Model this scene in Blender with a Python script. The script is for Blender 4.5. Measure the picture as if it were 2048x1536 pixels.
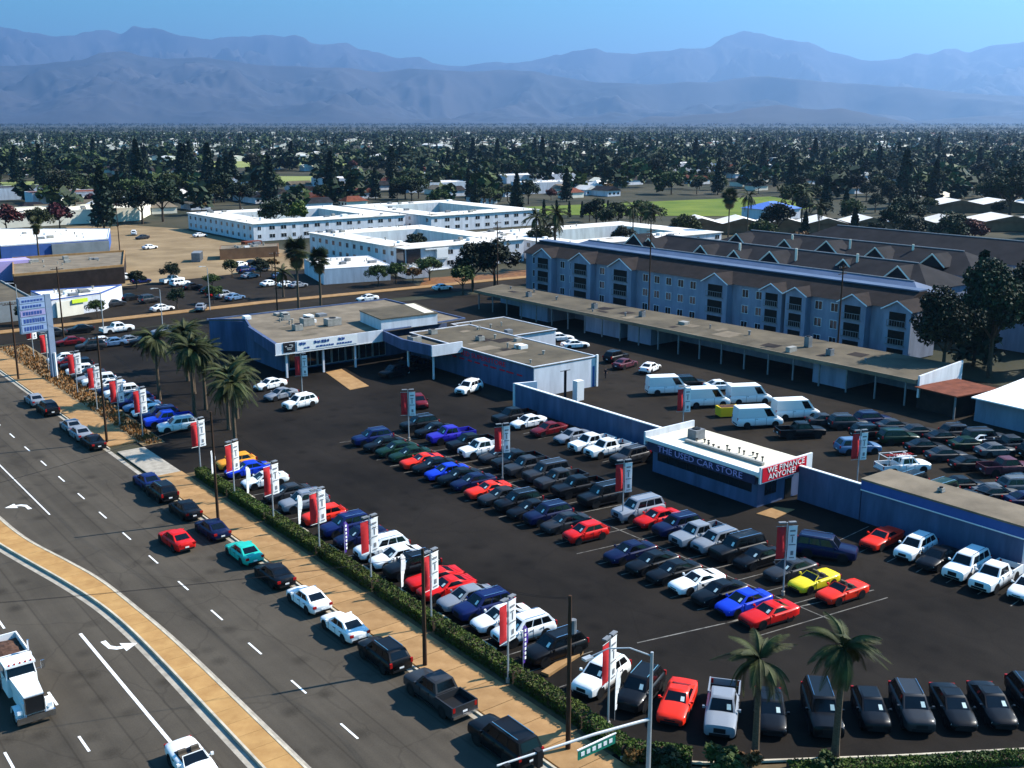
import bpy, math, random
import numpy as np
from mathutils import Vector, Matrix, noise as mnoise

# ------------------------------------------------------------------ camera, sky, sun, exposure
scene = bpy.context.scene
for o in list(bpy.data.objects):
    bpy.data.objects.remove(o)
COL = scene.collection
R = math.radians

CAM_H = 39.0
cam_d = bpy.data.cameras.new('camera')
cam_d.sensor_width = 36.0
cam_d.lens = 36.0 * 2150.0 / 2048.0
cam_d.clip_start = 0.5
cam_d.clip_end = 80000.0
cam = bpy.data.objects.new('camera', cam_d)
COL.objects.link(cam)
cam.location = (0, 0, CAM_H)
cam.rotation_euler = (R(90 - 13.72), 0, R(-37.8))
scene.camera = cam

SUN_EL = 40.0
SUN_AZ = math.atan2(0.957, -0.287)          # clockwise from +Y
SKY_STRENGTH = 0.05
SUN_STRENGTH = 5.0
world = bpy.data.worlds.new('World')
scene.world = world
world.use_nodes = True
wn, wl = world.node_tree.nodes, world.node_tree.links
wn.clear()
sky = wn.new('ShaderNodeTexSky')
sky.sky_type = 'NISHITA'
sky.sun_disc = False
sky.sun_elevation = R(SUN_EL)
sky.sun_rotation = SUN_AZ
sky.altitude = 0
sky.air_density = 2.0
sky.dust_density = 0.5
sky.ozone_density = 1.5
tint = wn.new('ShaderNodeMix')
tint.data_type = 'RGBA'
tint.blend_type = 'MULTIPLY'
tint.inputs[0].default_value = 1.0
tint.inputs[7].default_value = (0.26, 1.04, 1.80, 1)   # the photograph's strongly blue grade, over the whole sky
bg = wn.new('ShaderNodeBackground')
bg.inputs[1].default_value = SKY_STRENGTH
wo = wn.new('ShaderNodeOutputWorld')
wl.new(sky.outputs[0], tint.inputs[6])
wl.new(tint.outputs[2], bg.inputs[0])
wl.new(bg.outputs[0], wo.inputs[0])

sun_d = bpy.data.lights.new('sun', 'SUN')
sun_d.energy = SUN_STRENGTH
sun_d.angle = R(0.5)
sun_d.color = (1.0, 0.935, 0.84)
sun = bpy.data.objects.new('sun', sun_d)
COL.objects.link(sun)
sd = Vector((0.957 * math.cos(R(SUN_EL)), -0.287 * math.cos(R(SUN_EL)), math.sin(R(SUN_EL)))).normalized()
sun.rotation_euler = sd.to_track_quat('Z', 'Y').to_euler()
sun.location = (60, 60, 200)

vs = scene.view_settings
vs.view_transform = 'Standard'
vs.look = 'None'
vs.gamma = 1.0
vs.use_curve_mapping = False
vs.exposure = 1.08
scene.render.engine = 'CYCLES'
scene.cycles.use_denoising = True
scene.cycles.max_bounces = 6
scene.cycles.diffuse_bounces = 1
scene.cycles.glossy_bounces = 2
scene.cycles.transmission_bounces = 3
scene.cycles.transparent_max_bounces = 6
scene.cycles.volume_bounces = 0
scene.cycles.sample_clamp_indirect = 4.0

# ------------------------------------------------------------------ helpers
rnd = random.Random(7)


class MB:
    """collects polygons, builds ONE mesh"""
    def __init__(s):
        s.v, s.f, s.m = [], [], []

    def poly(s, pts, mi=0):
        n = len(s.v)
        s.v += [tuple(p) for p in pts]
        s.f.append(tuple(range(n, n + len(pts))))
        s.m.append(mi)
        return s

    def box(s, x0, x1, y0, y1, z0, z1, mi=0, bottom=True):
        n = len(s.v)
        s.v += [(x0, y0, z0), (x1, y0, z0), (x1, y1, z0), (x0, y1, z0), (x0, y0, z1), (x1, y0, z1), (x1, y1, z1), (x0, y1, z1)]
        fs = [(4, 5, 6, 7), (0, 1, 5, 4), (1, 2, 6, 5), (2, 3, 7, 6), (3, 0, 4, 7)]
        if bottom:
            fs.append((3, 2, 1, 0))
        for f in fs:
            s.f.append(tuple(n + i for i in f))
            s.m.append(mi)
        return s

    def prism(s, pts, z0, z1, mi=0):
        """pts ccw in plan"""
        n = len(s.v); k = len(pts)
        s.v += [(p[0], p[1], z0) for p in pts] + [(p[0], p[1], z1) for p in pts]
        s.f.append(tuple(n + k + i for i in range(k))); s.m.append(mi)
        s.f.append(tuple(n + k - 1 - i for i in range(k))); s.m.append(mi)
        for i in range(k):
            j = (i + 1) % k
            s.f.append((n + i, n + j, n + k + j, n + k + i)); s.m.append(mi)
        return s

    def tube(s, path, rad, n=8, mi=0, cap=True):
        """path list of points, rad one number or a list"""
        P = [Vector(p) for p in path]
        rr = rad if isinstance(rad, (list, tuple)) else [rad] * len(P)
        base = len(s.v)
        for i, p in enumerate(P):
            t = (P[min(i + 1, len(P) - 1)] - P[max(i - 1, 0)]).normalized()
            a = Vector((0, 0, 1)) if abs(t.z) < 0.9 else Vector((1, 0, 0))
            u = t.cross(a).normalized(); w = t.cross(u)
            for k in range(n):
                an = 2 * math.pi * k / n
                s.v.append(tuple(p + (u * math.cos(an) + w * math.sin(an)) * rr[i]))
        for i in range(len(P) - 1):
            for k in range(n):
                k2 = (k + 1) % n
                s.f.append((base + i * n + k, base + i * n + k2, base + (i + 1) * n + k2, base + (i + 1) * n + k)); s.m.append(mi)
        if cap:
            s.f.append(tuple(base + n - 1 - k for k in range(n))); s.m.append(mi)
            b = base + (len(P) - 1) * n
            s.f.append(tuple(b + k for k in range(n))); s.m.append(mi)
        return s

    def mesh(s, name, mats, smooth=None):
        me = bpy.data.meshes.new(name)
        me.from_pydata(s.v, [], s.f)
        for m in (mats if isinstance(mats, (list, tuple)) else [mats]):
            me.materials.append(m)
        if any(s.m):
            me.polygons.foreach_set('material_index', s.m)
        if smooth:
            me.shade_smooth()
            me.set_sharp_from_angle(angle=R(smooth))
        me.update()
        return me

    def build(s, name, mats, parent=None, loc=None, rz=0, smooth=None):
        return link(name, s.mesh(name, mats, smooth), parent, loc, rz)


def link(name, data, parent=None, loc=None, rz=0):
    o = bpy.data.objects.new(name, data)
    COL.objects.link(o)
    if parent is not None:
        o.parent = parent
    if loc is not None:
        o.location = loc
    if rz:
        o.rotation_euler = (0, 0, rz)
    return o


def tag(o, label=None, cat=None, group=None, kind=None):
    if label: o['label'] = label
    if cat: o['category'] = cat
    if group: o['group'] = group
    if kind: o['kind'] = kind
    return o


def empty(name, loc, rz=0, label=None, cat=None, group=None):
    o = bpy.data.objects.new(name, None)
    COL.objects.link(o)
    o.empty_display_size = 0.3
    o.location = loc
    o.rotation_euler = (0, 0, rz)
    return tag(o, label, cat, group)


def copy_tree(o, parent=None):
    c = o.copy()
    COL.objects.link(c)
    if parent is not None:
        c.parent = parent
    for ch in o.children:
        copy_tree(ch, c)
    return c


ORD = ['first', 'second', 'third', 'fourth', 'fifth', 'sixth', 'seventh', 'eighth', 'ninth', 'tenth', 'eleventh', 'twelfth',
       'thirteenth', 'fourteenth', 'fifteenth', 'sixteenth', 'seventeenth', 'eighteenth', 'nineteenth', 'twentieth', 'twenty-first',
       'twenty-second', 'twenty-third', 'twenty-fourth', 'twenty-fifth', 'twenty-sixth', 'twenty-seventh', 'twenty-eighth', 'twenty-ninth', 'thirtieth',
       'thirty-first', 'thirty-second', 'thirty-third', 'thirty-fourth', 'thirty-fifth', 'thirty-sixth', 'thirty-seventh', 'thirty-eighth', 'thirty-ninth', 'fortieth']


# ------------------------------------------------------------------ materials
def mat(name, col, rough=0.8, var=0.0, scale=1.0, col2=None, bump=0.0, bscale=None, metal=0.0, spec=0.15, coat=0.0,
        detail=4.0, objrand=0.0, stretch=None, gen=False):
    m = bpy.data.materials.new(name)
    m.use_nodes = True
    nt = m.node_tree
    b = nt.nodes['Principled BSDF']
    b.inputs['Roughness'].default_value = rough
    b.inputs['Metallic'].default_value = metal
    b.inputs['Specular IOR Level'].default_value = spec
    if coat:
        b.inputs['Coat Weight'].default_value = coat
        b.inputs['Coat Roughness'].default_value = 0.06
    c = (col[0], col[1], col[2], 1)
    b.inputs['Base Color'].default_value = c
    out = None
    if var or col2 is not None:
        tc = nt.nodes.new('ShaderNodeTexCoord')
        src = tc.outputs['Object']
        if stretch:
            mp = nt.nodes.new('ShaderNodeMapping')
            mp.inputs['Scale'].default_value = stretch
            nt.links.new(src, mp.inputs[0]); src = mp.outputs[0]
        nz = nt.nodes.new('ShaderNodeTexNoise')
        nz.inputs['Scale'].default_value = scale
        nz.inputs['Detail'].default_value = detail
        nz.inputs['Roughness'].default_value = 0.6
        nt.links.new(src, nz.inputs['Vector'])
        rp = nt.nodes.new('ShaderNodeValToRGB')
        rp.color_ramp.elements[0].position = 0.32
        rp.color_ramp.elements[1].position = 0.68
        if col2 is None:
            rp.color_ramp.elements[0].color = tuple(x * (1 - var) for x in col) + (1,)
            rp.color_ramp.elements[1].color = tuple(min(1, x * (1 + var)) for x in col) + (1,)
        else:
            rp.color_ramp.elements[0].color = c
            rp.color_ramp.elements[1].color = (col2[0], col2[1], col2[2], 1)
        nt.links.new(nz.outputs['Fac'], rp.inputs[0])
        out = rp.outputs[0]
        nt.links.new(out, b.inputs['Base Color'])
    if objrand:
        oi = nt.nodes.new('ShaderNodeObjectInfo')
        hs = nt.nodes.new('ShaderNodeHueSaturation')
        mr = nt.nodes.new('ShaderNodeMapRange')
        mr.inputs['To Min'].default_value = 1 - objrand
        mr.inputs['To Max'].default_value = 1 + objrand
        nt.links.new(oi.outputs['Random'], mr.inputs[0])
        nt.links.new(mr.outputs[0], hs.inputs['Value'])
        if out is not None:
            nt.links.new(out, hs.inputs['Color'])
        else:
            hs.inputs['Color'].default_value = c
        nt.links.new(hs.outputs[0], b.inputs['Base Color'])
    if bump:
        tc2 = nt.nodes.new('ShaderNodeTexCoord')
        n2 = nt.nodes.new('ShaderNodeTexNoise')
        n2.inputs['Scale'].default_value = bscale or scale * 6
        n2.inputs['Detail'].default_value = 3
        bp = nt.nodes.new('ShaderNodeBump')
        bp.inputs['Strength'].default_value = bump
        nt.links.new(tc2.outputs['Object'], n2.inputs['Vector'])
        nt.links.new(n2.outputs['Fac'], bp.inputs['Height'])
        nt.links.new(bp.outputs[0], b.inputs['Normal'])
    return m


def asphalt(name, c1, c2, patch, streak):
    """asphalt: fine grain, broad patches, tyre streaks along Y and dark cracks"""
    m = bpy.data.materials.new(name)
    m.use_nodes = True
    nt = m.node_tree; N = nt.nodes.new; Lk = nt.links.new
    b = nt.nodes['Principled BSDF']
    b.inputs['Roughness'].default_value = 0.85
    b.inputs['Specular IOR Level'].default_value = 0.06
    tc = N('ShaderNodeTexCoord')
    n1 = N('ShaderNodeTexNoise'); n1.inputs['Scale'].default_value = patch; n1.inputs['Detail'].default_value = 6; n1.inputs['Roughness'].default_value = 0.65
    Lk(tc.outputs['Object'], n1.inputs['Vector'])
    mp = N('ShaderNodeMapping'); mp.inputs['Scale'].default_value = (0.75, 0.012, 1)
    Lk(tc.outputs['Object'], mp.inputs[0])
    n2 = N('ShaderNodeTexNoise'); n2.inputs['Scale'].default_value = 1.0; n2.inputs['Detail'].default_value = 3
    Lk(mp.outputs[0], n2.inputs['Vector'])
    n3 = N('ShaderNodeTexNoise'); n3.inputs['Scale'].default_value = 9.0; n3.inputs['Detail'].default_value = 4
    Lk(tc.outputs['Object'], n3.inputs['Vector'])
    vo = N('ShaderNodeTexVoronoi'); vo.feature = 'DISTANCE_TO_EDGE'; vo.inputs['Scale'].default_value = 0.11
    ds = N('ShaderNodeTexNoise'); ds.inputs['Scale'].default_value = 0.6
    ad = N('ShaderNodeMixRGB'); ad.blend_type = 'ADD'; ad.inputs[0].default_value = 3.0
    Lk(tc.outputs['Object'], ds.inputs['Vector'])
    Lk(tc.outputs['Object'], ad.inputs[1]); Lk(ds.outputs['Color'], ad.inputs[2])
    Lk(ad.outputs[0], vo.inputs['Vector'])
    cr = N('ShaderNodeMapRange'); cr.inputs['From Min'].default_value = 0.0; cr.inputs['From Max'].default_value = 0.012
    cr.inputs['To Min'].default_value = 0.82; cr.inputs['To Max'].default_value = 1.0
    Lk(vo.outputs['Distance'], cr.inputs[0])

    def math_(op, a, bb):
        x = N('ShaderNodeMath'); x.operation = op
        for i, q in enumerate((a, bb)):
            if isinstance(q, (int, float)): x.inputs[i].default_value = q
            else: Lk(q, x.inputs[i])
        return x.outputs[0]
    f = math_('ADD', math_('MULTIPLY', n1.outputs['Fac'], 0.62), math_('MULTIPLY', n2.outputs['Fac'], streak))
    f = math_('ADD', f, math_('MULTIPLY', n3.outputs['Fac'], 0.25))
    mr = N('ShaderNodeMapRange')
    mr.inputs['From Min'].default_value = 0.32 + streak * 0.3; mr.inputs['From Max'].default_value = 0.56 + streak * 0.7
    Lk(f, mr.inputs[0])
    mx = N('ShaderNodeMixRGB'); mx.inputs[1].default_value = c1 + (1,); mx.inputs[2].default_value = c2 + (1,)
    Lk(mr.outputs[0], mx.inputs[0])
    ml = N('ShaderNodeMixRGB'); ml.blend_type = 'MULTIPLY'; ml.inputs[0].default_value = 1.0
    Lk(mx.outputs[0], ml.inputs[1]); Lk(cr.outputs[0], ml.inputs[2])
    # oil spots and dark drips
    v2 = N('ShaderNodeTexVoronoi'); v2.inputs['Scale'].default_value = 0.33; v2.inputs['Randomness'].default_value = 1.0
    d2 = N('ShaderNodeMixRGB'); d2.blend_type = 'ADD'; d2.inputs[0].default_value = 0.9
    Lk(tc.outputs['Object'], d2.inputs[1]); Lk(n3.outputs['Color'], d2.inputs[2]); Lk(d2.outputs[0], v2.inputs['Vector'])
    sp = N('ShaderNodeMapRange'); sp.inputs['From Min'].default_value = 0.06; sp.inputs['From Max'].default_value = 0.30
    sp.inputs['To Min'].default_value = 0.62; sp.inputs['To Max'].default_value = 1.0
    Lk(v2.outputs['Distance'], sp.inputs[0])
    # straight paving joints along the street
    sx = N('ShaderNodeSeparateXYZ'); Lk(tc.outputs['Object'], sx.inputs[0])
    fr = math_('FRACT', math_('DIVIDE', math_('ADD', sx.outputs[0], math_('MULTIPLY', n1.outputs['Fac'], 0.12)), 3.42), 0.0)
    ab = math_('ABSOLUTE', math_('SUBTRACT', fr, 0.5), 0.0)
    jm = N('ShaderNodeMapRange'); jm.inputs['From Min'].default_value = 0.008; jm.inputs['From Max'].default_value = 0.028
    jm.inputs['To Min'].default_value = 1.0 - 0.36 * min(1.0, streak * 1.2); jm.inputs['To Max'].default_value = 1.0
    Lk(ab, jm.inputs[0])
    m2_ = N('ShaderNodeMixRGB'); m2_.blend_type = 'MULTIPLY'; m2_.inputs[0].default_value = 1.0
    Lk(ml.outputs[0], m2_.inputs[1]); Lk(math_('MULTIPLY', sp.outputs[0], jm.outputs[0]), m2_.inputs[2])
    Lk(m2_.outputs[0], b.inputs['Base Color'])
    bp = N('ShaderNodeBump'); bp.inputs['Strength'].default_value = 0.15
    Lk(n3.outputs['Fac'], bp.inputs['Height']); Lk(bp.outputs[0], b.inputs['Normal'])
    return m


def paint_material():
    m = bpy.data.materials.new('car_paint')
    m.use_nodes = True
    nt = m.node_tree
    b = nt.nodes['Principled BSDF']
    oi = nt.nodes.new('ShaderNodeObjectInfo')
    nt.links.new(oi.outputs['Color'], b.inputs['Base Color'])
    b.inputs['Roughness'].default_value = 0.38
    b.inputs['Coat Weight'].default_value = 0.2
    b.inputs['Specular IOR Level'].default_value = 0.10
    b.inputs['Coat Roughness'].default_value = 0.05
    return m


def leaf_material(name, c1, c2, rnd_amt=0.25):
    m = bpy.data.materials.new(name)
    m.use_nodes = True
    nt = m.node_tree; N = nt.nodes.new; Lk = nt.links.new
    b = nt.nodes['Principled BSDF']
    b.inputs['Roughness'].default_value = 0.7
    b.inputs['Specular IOR Level'].default_value = 0.2
    tc = N('ShaderNodeTexCoord')
    nz = N('ShaderNodeTexNoise'); nz.inputs['Scale'].default_value = 0.9; nz.inputs['Detail'].default_value = 5
    Lk(tc.outputs['Object'], nz.inputs['Vector'])
    mx = N('ShaderNodeMixRGB'); mx.inputs[1].default_value = c1 + (1,); mx.inputs[2].default_value = c2 + (1,)
    mr = N('ShaderNodeMapRange'); mr.inputs['From Min'].default_value = 0.35; mr.inputs['From Max'].default_value = 0.65
    Lk(nz.outputs['Fac'], mr.inputs[0]); Lk(mr.outputs[0], mx.inputs[0])
    oi = N('ShaderNodeObjectInfo')
    hs = N('ShaderNodeHueSaturation')
    r1 = N('ShaderNodeMapRange'); r1.inputs['To Min'].default_value = 1 - rnd_amt; r1.inputs['To Max'].default_value = 1 + rnd_amt
    r2 = N('ShaderNodeMapRange'); r2.inputs['To Min'].default_value = 0.48; r2.inputs['To Max'].default_value = 0.52
    Lk(oi.outputs['Random'], r1.inputs[0]); Lk(oi.outputs['Random'], r2.inputs[0])
    Lk(r1.outputs[0], hs.inputs['Value']); Lk(r2.outputs[0], hs.inputs['Hue'])
    Lk(mx.outputs[0], hs.inputs['Color']); Lk(hs.outputs[0], b.inputs['Base Color'])
    return m


M = {}
M['street'] = asphalt('street_asphalt', (0.044, 0.037, 0.0285), (0.094, 0.079, 0.060), 0.10, 0.55)
M['lot'] = asphalt('lot_asphalt', (0.0060, 0.0050, 0.0042), (0.0240, 0.0195, 0.0155), 0.055, 0.10)
M['back_asphalt'] = asphalt('yard_asphalt', (0.0125, 0.0096, 0.0071), (0.031, 0.024, 0.017), 0.09, 0.12)
M['walk'] = mat('sidewalk_concrete', (0.27, 0.150, 0.060), 0.9, col2=(0.38, 0.225, 0.098), scale=0.7, objrand=0.12, bump=0.1, bscale=30)
M['median'] = mat('median_paving', (0.33, 0.175, 0.060), 0.9, col2=(0.45, 0.26, 0.095), scale=0.6, bump=0.15, bscale=20, objrand=0.06)
M['concrete'] = mat('concrete', (0.34, 0.30, 0.24), 0.9, var=0.22, scale=1.2)
M['kerb'] = mat('kerb_concrete', (0.46, 0.40, 0.30), 0.9, var=0.25, scale=0.8)
M['white_line'] = mat('road_paint', (0.78, 0.77, 0.73), 0.7, var=0.18, scale=2.5)
M['faded_line'] = mat('faded_stall_paint', (0.16, 0.15, 0.13), 0.8, var=0.5, scale=1.5)
M['paint'] = paint_material()
M['glass'] = mat('car_glass', (0.003, 0.004, 0.005), 0.10, spec=0.4)
M['tyre'] = mat('tyre_rubber', (0.012, 0.012, 0.012), 0.85)
M['rim'] = mat('wheel_alloy', (0.35, 0.35, 0.36), 0.35, metal=0.8)
M['trim'] = mat('black_trim', (0.012, 0.012, 0.013), 0.6)
M['chrome'] = mat('chrome', (0.6, 0.62, 0.65), 0.2, metal=1.0)
M['lamp'] = mat('headlamp', (0.75, 0.78, 0.8), 0.15, spec=0.8)
M['taillamp'] = mat('tail_lamp', (0.35, 0.012, 0.01), 0.2)
M['white_paint'] = mat('white_paint', (0.80, 0.80, 0.78), 0.6, var=0.04, scale=0.5)
M['blue_wall'] = mat('shaded_blue_wall', (0.075, 0.105, 0.19), 0.85, var=0.26, scale=0.8, stretch=(1, 1, 0.18), bump=0.08, bscale=25)  # darkened: the shade on these walls is put into the colour
M['blue_band'] = mat('blue_band', (0.045, 0.10, 0.30), 0.7, var=0.12, scale=0.5)
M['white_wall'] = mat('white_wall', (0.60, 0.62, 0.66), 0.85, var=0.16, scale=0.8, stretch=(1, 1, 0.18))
M['cream_wall'] = mat('cream_wall', (0.74, 0.70, 0.58), 0.85, var=0.08, scale=0.35)
M['grey_wall'] = mat('grey_wall', (0.22, 0.24, 0.25), 0.85, var=0.15, scale=0.35)
M['hotel_wall'] = mat('hotel_wall', (0.21, 0.245, 0.33), 0.85, var=0.20, scale=0.7, stretch=(1, 1, 0.2))
M['tan_roof'] = mat('tan_roof', (0.125, 0.100, 0.070), 0.95, col2=(0.225, 0.18, 0.125), scale=0.25, bump=0.1, bscale=12)
M['olive_roof'] = mat('olive_roof', (0.065, 0.054, 0.037), 0.95, col2=(0.135, 0.110, 0.074), scale=0.2, detail=8)
M['white_roof'] = mat('white_roof', (0.62, 0.58, 0.52), 0.9, col2=(0.80, 0.76, 0.70), scale=0.12)
M['cream_roof'] = mat('cream_roof', (0.62, 0.54, 0.40), 0.9, col2=(0.76, 0.70, 0.55), scale=0.6)
M['grey_roof'] = mat('slate_roof', (0.008, 0.008, 0.010), 0.9, col2=(0.022, 0.020, 0.022), scale=0.3, detail=8)
M['blue_roof'] = mat('pale_blue_metal_roof', (0.085, 0.12, 0.19), 0.6, var=0.15, scale=0.3)
M['brown_roof'] = mat('brown_shingle', (0.024, 0.018, 0.016), 0.95, var=0.3, scale=0.6)
M['rust_roof'] = mat('rusty_roof', (0.15, 0.045, 0.024), 0.9, var=0.3, scale=0.8)
M['dark_window'] = mat('window_glass', (0.012, 0.016, 0.022), 0.1, spec=0.7)
M['recess_shade'] = mat('painted_recess_shade', (0.012, 0.011, 0.010), 0.95)
M['galv'] = mat('galvanised_steel', (0.42, 0.44, 0.45), 0.5, metal=0.3, var=0.1, scale=2)
M['wood_pole'] = mat('creosote_pole', (0.055, 0.030, 0.018), 0.95, var=0.35, scale=3, stretch=(3, 3, 0.3))
M['palm_trunk'] = mat('palm_trunk', (0.10, 0.072, 0.048), 0.95, var=0.35, scale=5, bump=0.4, bscale=14, stretch=(1, 1, 3))
M['bark'] = mat('bark', (0.07, 0.05, 0.035), 0.95, var=0.3, scale=4)
M['red_cloth'] = mat('red_banner_cloth', (0.46, 0.026, 0.030), 0.8, var=0.08, scale=2)
M['white_cloth'] = mat('white_banner_cloth', (0.82, 0.82, 0.80), 0.8, var=0.04, scale=3)
M['purple_cloth'] = mat('purple_banner_cloth', (0.07, 0.03, 0.25), 0.8, var=0.1, scale=3)
M['ink'] = mat('black_print', (0.02, 0.02, 0.025), 0.8)
M['ink_grey'] = mat('grey_print', (0.20, 0.20, 0.21), 0.8)
M['red_sign'] = mat('red_sign', (0.60, 0.012, 0.03), 0.6)
M['blue_ink'] = mat('blue_print', (0.03, 0.07, 0.25), 0.7)
M['lilac_ink'] = mat('lilac_print', (0.42, 0.34, 0.62), 0.7)
M['green_sign'] = mat('green_sign', (0.01, 0.18, 0.12), 0.6)
M['grey_metal'] = mat('grey_metal', (0.18, 0.19, 0.20), 0.6, var=0.2, scale=1.5)
M['unit_metal'] = mat('rooftop_unit_metal', (0.30, 0.29, 0.26), 0.6, var=0.25, scale=1.2)
M['leaf'] = leaf_material('broad_leaf', (0.014, 0.026, 0.006), (0.062, 0.084, 0.018), 0.45)
M['leaf_dark'] = leaf_material('dark_leaf', (0.007, 0.014, 0.007), (0.024, 0.038, 0.013), 0.4)
M['leaf_bright'] = leaf_material('bright_leaf', (0.045, 0.080, 0.010), (0.095, 0.140, 0.020))
M['leaf_con'] = leaf_material('conifer_leaf', (0.010, 0.022, 0.013), (0.022, 0.038, 0.020))
M['leaf_red'] = leaf_material('purple_leaf', (0.070, 0.016, 0.016), (0.120, 0.030, 0.026))
M['leaf_rust'] = leaf_material('rusty_leaf', (0.10, 0.050, 0.012), (0.17, 0.090, 0.020))
M['hedge'] = leaf_material('hedge_leaf', (0.022, 0.040, 0.004), (0.070, 0.098, 0.010), 0.1)
M['frond'] = leaf_material('palm_frond', (0.013, 0.020, 0.005), (0.055, 0.062, 0.016))
M['dry_frond'] = leaf_material('dry_palm_skirt', (0.10, 0.055, 0.020), (0.17, 0.10, 0.035))
M['dry_grass'] = leaf_material('dry_grass', (0.13, 0.062, 0.016), (0.25, 0.125, 0.028), 0.1)
M['lawn'] = mat('lawn', (0.075, 0.120, 0.012), 0.95, col2=(0.150, 0.185, 0.022), scale=0.05, detail=8)
M['pale_lawn'] = mat('pale_lawn', (0.16, 0.19, 0.05), 0.95, col2=(0.26, 0.27, 0.09), scale=0.03, detail=8)
M['dirt'] = mat('bare_dirt', (0.17, 0.115, 0.058), 0.95, col2=(0.29, 0.205, 0.11), scale=0.10, detail=10, bump=0.2, bscale=3)
M['soil'] = mat('planting_soil', (0.07, 0.05, 0.028), 0.95, col2=(0.13, 0.09, 0.045), scale=0.8)
M['plain'] = mat('suburban_ground', (0.016, 0.021, 0.010), 0.95, col2=(0.072, 0.062, 0.038), scale=0.025, detail=12)
M['mount'] = mat('mountain_slope', (0.020, 0.025, 0.032), 0.95, col2=(0.066, 0.060, 0.064), scale=0.0006, detail=14)
M['yellow'] = mat('yellow_paint', (0.75, 0.50, 0.02), 0.6)
M['lime'] = mat('lime_paint', (0.60, 0.75, 0.05), 0.6)
M['load'] = mat('truck_load_soil', (0.085, 0.045, 0.030), 0.95, var=0.4, scale=3, bump=0.5, bscale=4)
M['navy_board'] = mat('navy_board', (0.035, 0.035, 0.075), 0.8, var=0.2, scale=1)
M['sign_grey'] = mat('signboard_grey', (0.20, 0.26, 0.36), 0.7, var=0.1, scale=0.5)
M['sign_blue'] = mat('signboard_panel', (0.24, 0.33, 0.50), 0.6, var=0.1, scale=0.5)
M['sign_lilac'] = mat('signboard_lilac', (0.30, 0.28, 0.48), 0.6, var=0.1, scale=0.5)
M['orange_wall'] = mat('orange_wall', (0.62, 0.36, 0.12), 0.85, var=0.1, scale=0.3)
M['brown_wall'] = mat('brown_wall', (0.20, 0.11, 0.06), 0.9, var=0.2, scale=0.5)
M['blue_metal'] = mat('bright_blue_metal_roof', (0.10, 0.20, 0.55), 0.6, var=0.1, scale=0.3)

# ------------------------------------------------------------------ ground, hills, air
def sheet(name, pts, z, m, kind='structure', parent=None, label=None, cat=None):
    o = MB().poly([(p[0], p[1], z) for p in pts]).build(name, m, parent)
    tag(o, label, cat, None, kind)
    return o


def rect(x0, x1, y0, y1):
    return [(x0, y0), (x1, y0), (x1, y1), (x0, y1)]


GX0, GX1, GY0, GY1 = -800, 40000, -800, 42000
sheet('ground', rect(GX0, GX1, GY0, GY1), -0.16, M['plain'])

FAR_RIDGE = [(3.739, 0.06176), (9.329, 0.07), (13.426, 0.07752), (14.054, 0.07674), (14.672, 0.07323), (15.738, 0.07066), (16.403, 0.07257), (17.303, 0.07577), (17.984, 0.07808), (18.649, 0.07602), (19.349, 0.08033), (20.029, 0.07904), (20.727, 0.08055), (21.41, 0.0772), (22.339, 0.07512), (23.282, 0.07381), (24.716, 0.07344), (26.175, 0.0751), (26.904, 0.07404), (28.119, 0.06765), (29.361, 0.0683), (30.099, 0.06337), (31.099, 0.0614), (32.099, 0.05558), (33.114, 0.05737), (33.87, 0.05231), (34.887, 0.0498), (36.164, 0.05156), (37.442, 0.05414), (38.719, 0.0567), (40.247, 0.06049), (41.007, 0.06512), (42.018, 0.06801), (42.782, 0.06371), (43.796, 0.06106), (45.304, 0.06129), (46.793, 0.06526), (47.778, 0.06758), (48.502, 0.07326), (49.468, 0.07715), (50.441, 0.07605), (51.418, 0.07164), (52.622, 0.0688), (53.831, 0.06146), (55.027, 0.05498), (55.962, 0.05266), (56.867, 0.05521), (57.528, 0.05899), (58.215, 0.05634), (58.86, 0.06087), (59.302, 0.06069), (59.973, 0.05804), (60.814, 0.06277), (62.235, 0.06711), (67.312, 0.06488), (72.872, 0.04711)]
NEAR_RIDGE = [(3.514, 0.0334), (9.134, 0.04112), (13.244, 0.04652), (14.519, 0.0458), (15.843, 0.04942), (16.738, 0.05172), (17.662, 0.05804), (18.572, 0.05958), (19.472, 0.05666), (20.853, 0.05506), (22.268, 0.05628), (23.689, 0.05375), (25.614, 0.05), (28.072, 0.0483), (29.573, 0.0502), (31.075, 0.04654), (32.597, 0.04966), (34.12, 0.04677), (35.65, 0.04469), (37.186, 0.04815), (38.722, 0.04557), (40.259, 0.04038), (42.307, 0.036), (44.85, 0.0337), (47.354, 0.03774), (49.816, 0.04164), (52.25, 0.03914), (54.644, 0.03456), (56.983, 0.03003), (62.506, 0.02102), (71.393, 0.01384)]
LOW_HILL = [(41.832, -0.00044), (43.629, 0.00131), (44.898, 0.00609), (46.168, 0.00564), (47.424, 0.00777), (48.92, 0.00902), (49.899, 0.01326), (51.361, 0.01615), (52.342, 0.01313), (53.309, 0.01181), (54.258, 0.01301), (55.217, 0.00961), (56.171, 0.00541), (57.801, 0.00206), (59.396, -0.00041)]


def interp(tab, a):
    if a <= tab[0][0]: return tab[0][1]
    if a >= tab[-1][0]: return tab[-1][1]
    for i in range(len(tab) - 1):
        if tab[i][0] <= a <= tab[i + 1][0]:
            t = (a - tab[i][0]) / (tab[i + 1][0] - tab[i][0])
            t = t * t * (3 - 2 * t) * 0.5 + t * 0.5
            return tab[i][1] * (1 - t) + tab[i + 1][1] * t
    return 0


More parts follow.
